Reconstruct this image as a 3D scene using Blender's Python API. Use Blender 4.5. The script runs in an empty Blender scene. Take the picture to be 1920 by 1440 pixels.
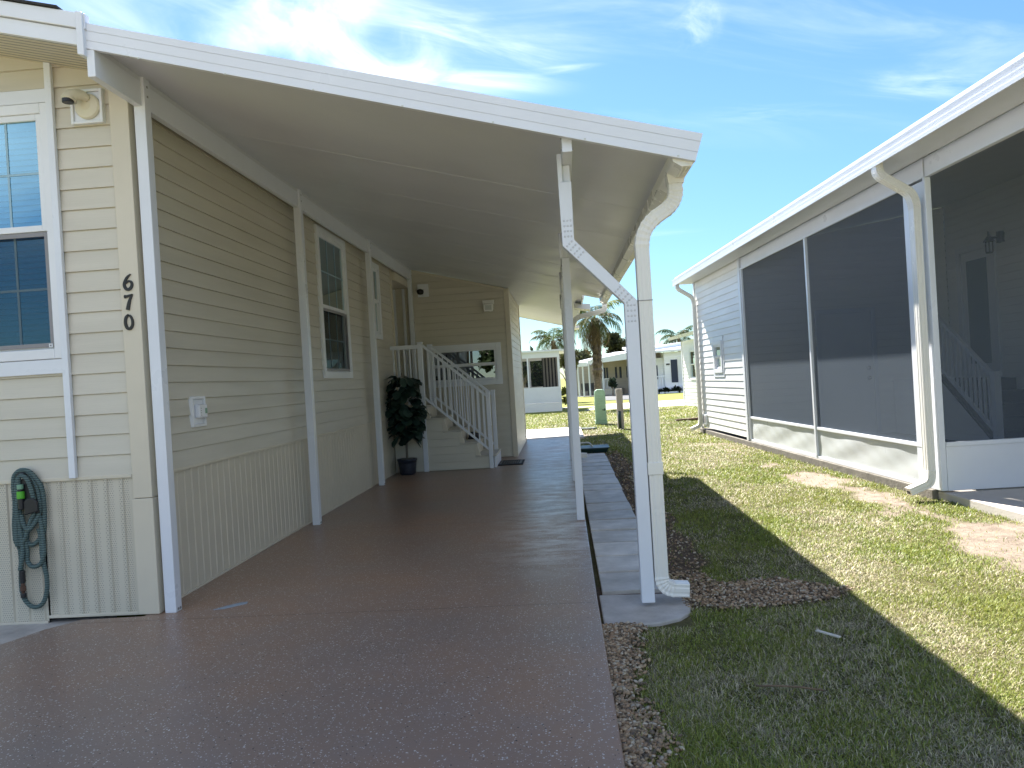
import bpy, bmesh, math, random
import numpy as np
from mathutils import Vector, Matrix
random.seed(7); rng = np.random.default_rng(7)
R = math.radians
scene = bpy.context.scene
COL = scene.collection

# ------------------------------------------------------------------ camera
F_PX, CAM_H, ROLL = 1442.0, 1.3, 0.060
yaw, pit = R(3.675), R(-0.296)
F0 = Vector((-math.sin(yaw), math.cos(yaw), 0)); R0 = Vector((math.cos(yaw), math.sin(yaw), 0)); UP = Vector((0, 0, 1))
FW = F0 * math.cos(pit) + UP * math.sin(pit)
U0 = UP * math.cos(pit) - F0 * math.sin(pit)
XA = R0 * math.cos(ROLL) - U0 * math.sin(ROLL)
YA = R0 * math.sin(ROLL) + U0 * math.cos(ROLL)
cd = bpy.data.cameras.new("camera"); cam = bpy.data.objects.new("camera", cd); COL.objects.link(cam)
cd.sensor_width = 36.0; cd.lens = 36.0 * F_PX / 1920.0; cd.clip_start = 0.05; cd.clip_end = 3000
m = Matrix.Identity(4)
for i in range(3):
    m[i][0] = XA[i]; m[i][1] = YA[i]; m[i][2] = -FW[i]
m[0][3], m[1][3], m[2][3] = 0, 0, CAM_H
cam.matrix_world = m
scene.camera = cam

# ------------------------------------------------------------------ light
SUN = Vector((-0.306, 0.88, 1.0)).normalized()
elev = math.asin(SUN.z); azim = math.atan2(SUN.x, SUN.y)
sd = bpy.data.lights.new("sun", 'SUN'); sd.energy = 5.0; sd.angle = R(0.53); sd.color = (1.0, 0.95, 0.86)
so = bpy.data.objects.new("sun", sd); COL.objects.link(so)
so.rotation_euler = SUN.to_track_quat('Z', 'Y').to_euler()

world = bpy.data.worlds.new("World"); scene.world = world; world.use_nodes = True
wt = world.node_tree; wt.nodes.clear()
def wn(t, **k):
    n = wt.nodes.new(t)
    for a, b in k.items(): setattr(n, a, b)
    return n
sky = wn('ShaderNodeTexSky', sky_type='NISHITA', sun_disc=False, sun_elevation=elev, sun_rotation=azim,
         altitude=0, air_density=1.0, dust_density=0.1, ozone_density=2.5)
def wmath(op, a, b=None, c=None, clamp=False):
    n = wn('ShaderNodeMath', operation=op, use_clamp=clamp)
    for i, v in enumerate((a, b, c)):
        if v is None: continue
        if isinstance(v, (int, float)): n.inputs[i].default_value = v
        else: wt.links.new(v, n.inputs[i])
    return n.outputs[0]
tc = wn('ShaderNodeTexCoord'); sep = wn('ShaderNodeSeparateXYZ'); wt.links.new(tc.outputs['Generated'], sep.inputs[0])
zz = wmath('MAXIMUM', sep.outputs[2], 0.03)
cu = wmath('DIVIDE', sep.outputs[0], zz); cv = wmath('DIVIDE', sep.outputs[1], zz)
comb = wn('ShaderNodeCombineXYZ'); wt.links.new(cu, comb.inputs[0]); wt.links.new(cv, comb.inputs[1])
def cloud(cx, cy, ang, lx, ly, nscale, stretch, lo, hi, gain, seed):
    """a wisp of cirrus on the cloud layer: centre, direction, half length and width, fibre noise"""
    mp = wn('ShaderNodeMapping', vector_type='TEXTURE'); mp.inputs['Location'].default_value = (cx, cy, 0)
    mp.inputs['Rotation'].default_value = (0, 0, R(ang)); wt.links.new(comb.outputs[0], mp.inputs[0])
    sc_ = wn('ShaderNodeVectorMath', operation='MULTIPLY'); wt.links.new(mp.outputs[0], sc_.inputs[0]); sc_.inputs[1].default_value = (1 / lx, 1 / ly, 0)
    ln = wn('ShaderNodeVectorMath', operation='LENGTH'); wt.links.new(sc_.outputs[0], ln.inputs[0])
    mask = wn('ShaderNodeMapRange', interpolation_type='SMOOTHERSTEP'); wt.links.new(ln.outputs['Value'], mask.inputs[0])
    mask.inputs[1].default_value = 1.0; mask.inputs[2].default_value = 0.05
    st = wn('ShaderNodeVectorMath', operation='MULTIPLY_ADD'); wt.links.new(mp.outputs[0], st.inputs[0])
    st.inputs[1].default_value = (nscale / stretch, nscale, 1); st.inputs[2].default_value = (seed, seed * .7, seed * .3)
    nz = wn('ShaderNodeTexNoise'); wt.links.new(st.outputs[0], nz.inputs['Vector'])
    nz.inputs['Scale'].default_value = 1; nz.inputs['Detail'].default_value = 7; nz.inputs['Roughness'].default_value = .58; nz.inputs['Distortion'].default_value = .7
    mr = wn('ShaderNodeMapRange', interpolation_type='SMOOTHSTEP'); wt.links.new(nz.outputs['Fac'], mr.inputs[0])
    mr.inputs[1].default_value = lo; mr.inputs[2].default_value = hi
    return wmath('MULTIPLY', wmath('MULTIPLY', mask.outputs[0], mr.outputs[0]), gain)
dens = None
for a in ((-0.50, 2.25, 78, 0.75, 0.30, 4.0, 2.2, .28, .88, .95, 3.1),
          (-0.28, 2.50, 26, 0.55, 0.24, 5.0, 2.6, .28, .95, .62, 8.4),
          (-0.62, 1.95, 120, 0.60, 0.30, 4.0, 2.2, .32, .88, .85, 1.7),
          (-0.20, 2.20, 40, 0.60, 0.24, 5.0, 3.0, .32, .90, .60, 5.9),
          (-1.05, 1.95, 60, 0.60, 0.45, 3.4, 2.2, .30, .90, .55, 4.2),
          (0.45, 2.28, 84, 0.32, 0.11, 8.0, 2.6, .36, .82, .50, 2.2),
          (0.06, 2.52, -5, 0.18, 0.05, 8.0, 3.0, .35, .85, .28, 9.3),
          (1.42, 2.95, 20, 0.55, 0.25, 4.5, 3.0, .40, .88, .36, 6.6),
          (0.95, 3.15, 15, 0.50, 0.16, 5.0, 3.5, .38, .88, .30, 7.7),
          (0.75, 5.7, 10, 0.6, 0.25, 3.0, 4.0, .38, .85, .25, 11.1),
          (0.2, 2.0, 30, 3.5, 1.6, 2.2, 3.0, .45, .90, .30, 12.5),
          (0.0, -2.4, 20, 6.5, 3.2, .9, 2.0, .22, .72, .74, 17.3)):  # last one: unseen cloud veil behind the camera, added to brighten the shade
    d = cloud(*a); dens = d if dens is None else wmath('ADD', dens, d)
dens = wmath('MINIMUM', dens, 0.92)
mx = wn('ShaderNodeMix', data_type='RGBA'); wt.links.new(dens, mx.inputs[0]); hs = wn('ShaderNodeHueSaturation'); hs.inputs['Saturation'].default_value = 1.20; hs.inputs['Value'].default_value = 0.92
wt.links.new(sky.outputs[0], hs.inputs['Color']); lowz = wn('ShaderNodeMapRange', interpolation_type='SMOOTHSTEP'); wt.links.new(sep.outputs[2], lowz.inputs[0]); lowz.inputs[1].default_value = .0; lowz.inputs[2].default_value = .38
air = wn('ShaderNodeMix', data_type='RGBA'); wt.links.new(lowz.outputs[0], air.inputs[0]); air.inputs[6].default_value = (.55, .68, .78, 1); air.inputs[7].default_value = (1, .97, 1, 1)
aired = wn('ShaderNodeMix', data_type='RGBA', blend_type='MULTIPLY'); aired.inputs[0].default_value = 1; wt.links.new(hs.outputs[0], aired.inputs[6]); wt.links.new(air.outputs[2], aired.inputs[7])
wt.links.new(aired.outputs[2], mx.inputs[6])
mx.inputs[7].default_value = (9.5, 9.8, 10.2, 1)
bg = wn('ShaderNodeBackground'); bg.inputs[1].default_value = 0.06; wt.links.new(mx.outputs[2], bg.inputs[0])
wo = wn('ShaderNodeOutputWorld'); wt.links.new(bg.outputs[0], wo.inputs[0])

vs = scene.view_settings
vs.view_transform = 'Standard'; vs.look = 'None'; vs.gamma = 1.0; vs.exposure = 1.93; vs.use_curve_mapping = False

# ------------------------------------------------------------------ materials
def newmat(name):
    mt = bpy.data.materials.new(name); mt.use_nodes = True
    nt = mt.node_tree; return mt, nt, nt.nodes['Principled BSDF']
def nd(nt, t, **k):
    n = nt.nodes.new(t)
    for a, b in k.items(): setattr(n, a, b)
    return n
def setin(nt, sock, v):
    if isinstance(v, (int, float, tuple)): sock.default_value = v
    else: nt.links.new(v, sock)
def mth(nt, op, a, b=None, c=None, clamp=False):
    n = nd(nt, 'ShaderNodeMath', operation=op, use_clamp=clamp)
    for i, v in enumerate((a, b, c)):
        if v is not None: setin(nt, n.inputs[i], v)
    return n.outputs[0]
def noise(nt, scale, detail=4, rough=.55, stretch=(1, 1, 1), coord='Object', off=0.0):
    t = nd(nt, 'ShaderNodeTexCoord'); mp = nd(nt, 'ShaderNodeMapping'); mp.inputs['Scale'].default_value = stretch
    mp.inputs['Location'].default_value = (off, off, off)
    nt.links.new(t.outputs[coord], mp.inputs[0])
    n = nd(nt, 'ShaderNodeTexNoise'); nt.links.new(mp.outputs[0], n.inputs['Vector'])
    n.inputs['Scale'].default_value = scale; n.inputs['Detail'].default_value = detail; n.inputs['Roughness'].default_value = rough
    return n.outputs['Fac']
def ramp(nt, v, lo, hi, a=0.0, b=1.0):
    n = nd(nt, 'ShaderNodeMapRange'); setin(nt, n.inputs[0], v)
    for i, x in ((1, lo), (2, hi), (3, a), (4, b)): n.inputs[i].default_value = x
    return n.outputs[0]
def mixc(nt, f, a, b, mode='MIX'):
    n = nd(nt, 'ShaderNodeMix', data_type='RGBA', blend_type=mode); setin(nt, n.inputs[0], f)
    setin(nt, n.inputs[6], a if not isinstance(a, tuple) else a + (1,) if len(a) == 3 else a)
    setin(nt, n.inputs[7], b if not isinstance(b, tuple) else b + (1,) if len(b) == 3 else b)
    return n.outputs[2]
def bump(nt, p, h, strength, dist=.01):
    b = nd(nt, 'ShaderNodeBump'); b.inputs['Strength'].default_value = strength; b.inputs['Distance'].default_value = dist
    setin(nt, b.inputs['Height'], h); nt.links.new(b.outputs[0], p.inputs['Normal'])
def simple(name, col, rough=.5, var=.08, scale=3.0, stretch=(1, 1, 1), bmp=0.0, bscale=60, spec=.5, metal=0.0, tint=None, bstretch=None):
    mt, nt, p = newmat(name)
    c2 = tuple(max(0, x * (1 - var)) for x in (tint or col)); c1 = tuple(min(1, x * (1 + var)) for x in col)
    f = noise(nt, scale, 6, .6, stretch)
    nt.links.new(mixc(nt, ramp(nt, f, .3, .7), c2, c1), p.inputs['Base Color'])
    nt.links.new(ramp(nt, f, .3, .7, rough * 1.12, rough * .88), p.inputs['Roughness'])
    p.inputs['Specular IOR Level'].default_value = spec; p.inputs['Metallic'].default_value = metal
    if bmp: bump(nt, p, noise(nt, bscale, 3, .5, bstretch or stretch), bmp)
    return mt
M = {}
M['siding'] = simple('cream_vinyl_siding', (.575, .54, .455), .42, .06, 1.4, (.5, .5, 6), .10, 26, bstretch=(.25, .25, 6))
M['siding_trim'] = simple('cream_vinyl_trim', (.61, .56, .455), .40, .04, 2)
M['white'] = simple('white_painted_aluminium', (.70, .73, .79), .30, .03, 2.5)
M['white_vinyl'] = simple('white_vinyl', (.80, .80, .79), .42, .04, 2, (.5, .5, 4), .08, 22, bstretch=(.25, .25, 6))
M['white_frame'] = simple('white_window_vinyl', (.73, .75, .79), .35, .03, 3)
M['gutter'] = simple('white_gutter_aluminium', (.78, .78, .76), .28, .03, 3)
M['downspout'] = simple('cream_white_downspout', (.76, .75, .71), .26, .03, 3)
M['dimple'] = simple('shaded_dimple', (.56, .58, .62), .4, .05, 20)  # darker than the post: shade of the pressed hollows put into the colour
M['screw'] = simple('steel_screw', (.35, .35, .35), .4, .1, 20, metal=.8)
M['black'] = simple('black_plastic', (.012, .013, .016), .45, .2, 20)
M['dark_metal'] = simple('dark_bronze_metal', (.02, .02, .022), .4, .2, 20)
M['number'] = simple('black_cast_numeral', (.008, .008, .009), .42, .2, 20)
M['paver'] = simple('grey_concrete_paver', (.52, .485, .44), .50, .22, 5, bmp=.25, bscale=110, spec=.45)
def paver_mat():
    mt = M['paver']; nt = mt.node_tree; p = nt.nodes['Principled BSDF']; src = p.inputs['Base Color'].links[0].from_socket
    g = nd(nt, 'ShaderNodeNewGeometry'); v = ramp(nt, g.outputs['Random Per Island'], 0, 1, .72, 1.12)
    h = nd(nt, 'ShaderNodeHueSaturation'); nt.links.new(src, h.inputs['Color']); nt.links.new(v, h.inputs['Value']); nt.links.new(h.outputs[0], p.inputs['Base Color'])
M['concrete'] = simple('grey_concrete', (.42, .40, .375), .75, .20, 6, bmp=.35, bscale=90)
paver_mat()
M['concrete_pale'] = simple('pale_concrete', (.54, .50, .46), .85, .10, 1.2, bmp=.3, bscale=60)
M['foundation'] = simple('dark_foundation_concrete', (.16, .145, .125), .9, .25, 6, bmp=.5, bscale=40)
M['shingle'] = simple('dark_asphalt_shingle', (.03, .03, .032), .9, .3, 30, bmp=.6, bscale=80)
M['rubber'] = simple('black_rubber_mat', (.018, .015, .018), .8, .3, 60, bmp=.5, bscale=160)
M['tread'] = simple('pale_stair_tread', (.50, .47, .40), .7, .12, 8, bmp=.2, bscale=60)
M['pedestal'] = simple('pale_green_utility_plastic', (.30, .47, .33), .5, .10, 6, bmp=.1, bscale=30)
M['wood_grey'] = simple('weathered_grey_wood', (.36, .335, .305), .85, .22, 5, (6, 6, .6), .5, 12)
M['wood_dark'] = simple('old_brown_board', (.11, .06, .04), .85, .3, 8, (1, 6, 6), .5, 14)
M['bark'] = simple('palm_trunk_fibre', (.15, .115, .085), .95, .4, 10, (1, 1, 3), .9, 16)
M['bark_grey'] = simple('grey_tree_bark', (.19, .165, .14), .95, .3, 8, (1, 1, .4), .9, 18)
M['pot'] = simple('dark_blue_glazed_pot', (.022, .028, .045), .35, .4, 12, (1, 1, 4), .3, 20)
M['moss'] = simple('pot_moss', (.16, .15, .13), .95, .3, 40, bmp=.8, bscale=60)
M['tray'] = simple('dark_green_plastic', (.006, .03, .028), .4, .2, 10)
M['handle'] = simple('pale_plastic_handle', (.55, .57, .55), .4, .05, 10)
M['shutter'] = simple('navy_shutter', (.012, .022, .05), .55, .2, 10)
M['straw'] = simple('dry_stick', (.62, .58, .50), .8, .15, 30)
M['twig'] = simple('brown_twig', (.16, .11, .07), .9, .3, 30)
M['lime'] = simple('lime_green_plastic', (.09, .42, .03), .4, .1, 20)
M['mint'] = simple('grey_green_plastic', (.17, .33, .22), .4, .1, 20)
M['blind'] = simple('white_blind_slat', (.55, .62, .66), .5, .04, 6)
M['muntin'] = simple('tinted_window_grid', (.30, .46, .56), .4, .05, 6)
M['interior'] = simple('dim_interior', (.06, .06, .06), .9, .2, 2)
M['grey_frame'] = simple('grey_screen_frame', (.24, .235, .25), .5, .05, 5)
M['cream_metal'] = simple('cream_lamp_metal', (.66, .62, .50), .32, .04, 8)
M['greyside'] = simple('taupe_far_siding', (.34, .30, .26), .6, .08, 1, (.2, .2, 5), 0)
M['porch_floor'] = simple('grey_porch_floor', (.22, .215, .20), .8, .12, 3)
M['blue_chip'] = simple('bare_blue_grey_scuff', (.30, .36, .42), .6, .1, 30)
M['asphalt'] = simple('grey_asphalt', (.085, .088, .095), .9, .15, 3, bmp=.3, bscale=40)
M['furn'] = simple('dark_garden_furniture', (.02, .022, .025), .5, .2, 10)

def perforated(name, col):
    """vinyl skirting: rows of small drilled holes, tiled on the panel itself"""
    mt, nt, p = newmat(name)
    t = nd(nt, 'ShaderNodeTexCoord'); s = nd(nt, 'ShaderNodeSeparateXYZ'); nt.links.new(t.outputs['Object'], s.inputs[0])
    u = mth(nt, 'ADD', s.outputs[0], s.outputs[1])
    P = .0135
    row = mth(nt, 'DIVIDE', s.outputs[2], P); ri = mth(nt, 'FLOOR', row); rf = mth(nt, 'SUBTRACT', row, ri)
    odd = mth(nt, 'MULTIPLY', mth(nt, 'MODULO', mth(nt, 'ABSOLUTE', ri), 2.0), .5)
    cc = mth(nt, 'ADD', mth(nt, 'DIVIDE', u, P), odd); cf = mth(nt, 'FRACT', cc)
    dx = mth(nt, 'SUBTRACT', cf, .5); dy = mth(nt, 'SUBTRACT', rf, .5)
    d2 = mth(nt, 'ADD', mth(nt, 'MULTIPLY', dx, dx), mth(nt, 'MULTIPLY', dy, dy))
    hole = ramp(nt, d2, .035, .075, 1, 0)
    # a plain band on each side of the rib
    pu = mth(nt, 'FRACT', mth(nt, 'DIVIDE', u, .1)); band = mth(nt, 'LESS_THAN', mth(nt, 'ABSOLUTE', mth(nt, 'SUBTRACT', pu, .5)), .33)
    hole = mth(nt, 'MULTIPLY', hole, band)
    v = mixc(nt, ramp(nt, noise(nt, 1.5, 5), .3, .7), tuple(x * .93 for x in col), col)
    nt.links.new(mixc(nt, mth(nt, 'MULTIPLY', hole, .62), v, (.10, .09, .09)), p.inputs['Base Color'])
    p.inputs['Roughness'].default_value = .45
    bump(nt, p, mth(nt, 'SUBTRACT', 1.0, hole), .3, .003)
    return mt
M['skirt_perf'] = perforated('perforated_vinyl_skirt', (.585, .545, .45))
M['skirt'] = simple('cream_vinyl_skirt', (.58, .535, .44), .45, .05, 1.5, (.6, .6, 1))

def soffit_mat():
    mt, nt, p = newmat('white_soffit_pan')
    f = noise(nt, 1.3, 5, .6)
    nt.links.new(mixc(nt, ramp(nt, f, .3, .7), (.58, .605, .645), (.63, .655, .695)), p.inputs['Base Color'])
    nt.links.new(ramp(nt, noise(nt, 2.2, 3), .3, .7, .30, .42), p.inputs['Roughness'])
    h = mth(nt, 'ADD', noise(nt, 3, 3, .5), mth(nt, 'MULTIPLY', noise(nt, 9, 3, .5, (.25, 4, 1)), .35))
    bump(nt, p, h, .05, .008)
    return mt
M['soffit'] = soffit_mat()

def deck_mat():
    mt, nt, p = newmat('red_brown_flake_floor_paint')
    t = nd(nt, 'ShaderNodeTexCoord')
    big = noise(nt, .55, 5, .6); mid = noise(nt, 3.2, 6, .65); sm = noise(nt, 260, 3, .7)
    base = mixc(nt, ramp(nt, big, .35, .65), (.270, .205, .168), (.380, .232, .148))
    base = mixc(nt, ramp(nt, mid, .45, .75, 0, .35), base, (.30, .25, .225))
    base = mixc(nt, ramp(nt, sm, .3, .7, 0, .45), base, (.155, .112, .094))
    # worn, chalky streaks, and reflected sky sheen painted pale towards the eave side
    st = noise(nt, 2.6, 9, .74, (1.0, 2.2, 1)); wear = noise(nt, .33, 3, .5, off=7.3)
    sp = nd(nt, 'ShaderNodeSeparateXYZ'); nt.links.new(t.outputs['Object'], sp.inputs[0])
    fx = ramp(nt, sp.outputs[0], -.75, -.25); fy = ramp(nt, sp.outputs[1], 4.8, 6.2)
    worn_sheen = mth(nt, 'MULTIPLY', ramp(nt, st, .44, .62), mth(nt, 'MULTIPLY', fx, fy))
    worn_sheen = mth(nt, 'MULTIPLY', worn_sheen, .85)
    base = mixc(nt, worn_sheen, base, (.60, .59, .585))
    # joints
    col = base
    for yj in (1.75, 4.42, 7.09, 9.76, 12.43):
        j = mth(nt, 'LESS_THAN', mth(nt, 'ABSOLUTE', mth(nt, 'SUBTRACT', sp.outputs[1], yj)), .006)
        col = mixc(nt, mth(nt, 'MULTIPLY', j, .45), col, (.035, .03, .03))
    # paint flakes: sparse cells, each a chip of white, tan or black
    def flakes(sc, keep, rad, off):
        mp = nd(nt, 'ShaderNodeMapping'); nt.links.new(t.outputs['Object'], mp.inputs[0]); mp.inputs['Location'].default_value = (off, off * 2, 0)
        mp.inputs['Scale'].default_value = (1, 1, 0)
        v = nd(nt, 'ShaderNodeTexVoronoi', voronoi_dimensions='2D'); v.inputs['Scale'].default_value = sc; nt.links.new(mp.outputs[0], v.inputs['Vector'])
        s = nd(nt, 'ShaderNodeSeparateColor'); nt.links.new(v.outputs['Color'], s.inputs[0])
        dn = mth(nt, 'MULTIPLY', ramp(nt, noise(nt, 1.7, 3, off=off), .3, .65, .55, 1.25), keep)
        k = mth(nt, 'LESS_THAN', s.outputs[0], dn)
        r = mth(nt, 'MULTIPLY', mth(nt, 'ADD', s.outputs[1], .5), rad)
        return mth(nt, 'MULTIPLY', k, mth(nt, 'LESS_THAN', v.outputs['Distance'], r)), s.outputs[2]
    for sc_, keep, rad, off in ((75, .13, .21, 0), (140, .10, .25, 3.7), (55, .06, .15, 1.3)):
        f, c = flakes(sc_, keep, rad, off)
        fc = mixc(nt, mth(nt, 'GREATER_THAN', c, .88), mixc(nt, c, (.55, .50, .46), (.72, .71, .68)), (.015, .015, .018))
        col = mixc(nt, f, col, fc)
    nt.links.new(col, p.inputs['Base Color'])
    nt.links.new(ramp(nt, mth(nt, 'SUBTRACT', big, mth(nt, 'MULTIPLY', worn_sheen, .3)), .1, .8, .26, .40), p.inputs['Roughness'])
    p.inputs['Specular IOR Level'].default_value = .33
    bump(nt, p, mth(nt, 'ADD', noise(nt, 75, 4, .6), mth(nt, 'MULTIPLY', noise(nt, 3, 3), .35)), .16, .006)
    return mt
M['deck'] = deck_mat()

def screen_mat(name, fac, col):
    mt, nt, p = newmat(name); nt.nodes.remove(p)
    tr = nd(nt, 'ShaderNodeBsdfTransparent'); df = nd(nt, 'ShaderNodeBsdfDiffuse'); mxs = nd(nt, 'ShaderNodeMixShader')
    f = noise(nt, 1.0, 4); nt.links.new(mixc(nt, f, col, tuple(c * .85 for c in col)), df.inputs[0])
    mxs.inputs[0].default_value = fac
    nt.links.new(tr.outputs[0], mxs.inputs[1]); nt.links.new(df.outputs[0], mxs.inputs[2])
    nt.links.new(mxs.outputs[0], nt.nodes['Material Output'].inputs[0]); return mt
M['screen'] = screen_mat('charcoal_insect_screen', .58, (.122, .148, .185))
M['screen_light'] = screen_mat('insect_screen', .45, (.03, .03, .035))

def glass_mat(name, fac, gcol, tcol, rough=.01):
    mt, nt, p = newmat(name); nt.nodes.remove(p)
    tr = nd(nt, 'ShaderNodeBsdfTransparent'); gl = nd(nt, 'ShaderNodeBsdfGlossy'); mxs = nd(nt, 'ShaderNodeMixShader')
    tr.inputs[0].default_value = tcol + (1,); gl.inputs[0].default_value = gcol + (1,); gl.inputs['Roughness'].default_value = rough
    lw = nd(nt, 'ShaderNodeLayerWeight'); lw.inputs[0].default_value = .35
    b = nd(nt, 'ShaderNodeBump'); b.inputs['Strength'].default_value = .015; b.inputs['Distance'].default_value = .02
    nt.links.new(noise(nt, 1.6, 2), b.inputs['Height']); nt.links.new(b.outputs[0], gl.inputs['Normal'])
    nt.links.new(mth(nt, 'ADD', mth(nt, 'MULTIPLY', lw.outputs['Fresnel'], .5), fac, clamp=True), mxs.inputs[0])
    nt.links.new(tr.outputs[0], mxs.inputs[1]); nt.links.new(gl.outputs[0], mxs.inputs[2])
    nt.links.new(mxs.outputs[0], nt.nodes['Material Output'].inputs[0]); return mt
M['glass'] = glass_mat('coated_window_glass', .26, (.50, .85, 1.0), (.22, .48, .66))
M['glass_dark'] = glass_mat('dark_window_glass', .20, (.9, .95, 1.0), (.25, .28, .30))
M['glass_side'] = glass_mat('shaded_window_glass', .16, (.8, .95, 1.0), (.22, .34, .36))

def attr_mat(name, rough=.6, trans=.3, spec=.3, attr='Col'):
    mt, nt, p = newmat(name)
    a = nd(nt, 'ShaderNodeAttribute', attribute_name=attr); nt.links.new(a.outputs['Color'], p.inputs['Base Color'])
    p.inputs['Roughness'].default_value = rough; p.inputs['Specular IOR Level'].default_value = spec
    if trans:
        tl = nd(nt, 'ShaderNodeBsdfTranslucent'); nt.links.new(a.outputs['Color'], tl.inputs[0])
        mxs = nd(nt, 'ShaderNodeMixShader'); mxs.inputs[0].default_value = trans
        nt.links.new(p.outputs[0], mxs.inputs[1]); nt.links.new(tl.outputs[0], mxs.inputs[2]); nt.links.new(mxs.outputs[0], nt.nodes['Material Output'].inputs[0])
    return mt
M['blade'] = attr_mat('grass_blade', .5, .28)
M['pebble'] = attr_mat('pea_gravel', .65, 0, .4)
M['leaf'] = attr_mat('leaf', .7, .25, .12)
M['figleaf'] = attr_mat('fiddle_leaf', .35, .12, .5)

def soil_mat():
    mt, nt, p = newmat('lawn_soil')
    a = nd(nt, 'ShaderNodeAttribute', attribute_name='Mask'); s = nd(nt, 'ShaderNodeSeparateColor'); nt.links.new(a.outputs['Color'], s.inputs[0])
    f = noise(nt, 3, 6, .6); g = noise(nt, 60, 5, .7)
    grass = mixc(nt, ramp(nt, f, .35, .65), (.085, .085, .03), (.17, .15, .07))
    grass = mixc(nt, ramp(nt, g, .3, .7, 0, .7), grass, (.05, .045, .02))
    sand = mixc(nt, ramp(nt, noise(nt, 9, 8, .7), .35, .7), (.19, .15, .12), (.33, .275, .225))
    brown = mixc(nt, ramp(nt, noise(nt, 30, 6, .7), .3, .7), (.055, .04, .028), (.17, .12, .085))
    c = mixc(nt, s.outputs[0], grass, sand); c = mixc(nt, s.outputs[1], c, brown)
    nt.links.new(c, p.inputs['Base Color']); p.inputs['Roughness'].default_value = .95
    p.inputs['Specular IOR Level'].default_value = .2
    bump(nt, p, mth(nt, 'ADD', noise(nt, 45, 6, .7), noise(nt, 8, 4)), .8, .02)
    return mt
M['soil'] = soil_mat()
def far_ground():
    mt, nt, p = newmat('far_grass')
    f = noise(nt, .35, 6, .6); g = noise(nt, 16, 6, .75)
    c = mixc(nt, ramp(nt, f, .35, .65), (.22, .255, .05), (.31, .295, .085))
    c = mixc(nt, ramp(nt, g, .35, .65, 0, .7), c, (.08, .095, .022))
    nt.links.new(c, p.inputs['Base Color']); p.inputs['Roughness'].default_value = .95; p.inputs['Specular IOR Level'].default_value = .15
    bump(nt, p, g, .8, .03)
    return mt
M['far'] = far_ground()
def hose_mat():
    mt, nt, p = newmat('teal_woven_hose')
    t = nd(nt, 'ShaderNodeTexCoord'); w = nd(nt, 'ShaderNodeTexWave', wave_type='BANDS', bands_direction='Z'); nt.links.new(t.outputs['Object'], w.inputs[0])
    w.inputs['Scale'].default_value = 22; w.inputs['Distortion'].default_value = 1.5; w.inputs['Detail'].default_value = 2
    nt.links.new(mixc(nt, w.outputs['Fac'], (.035, .06, .06), (.12, .18, .175)), p.inputs['Base Color']); p.inputs['Roughness'].default_value = .8
    bump(nt, p, w.outputs['Fac'], .5, .004); return mt
M['hose'] = hose_mat()

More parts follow.
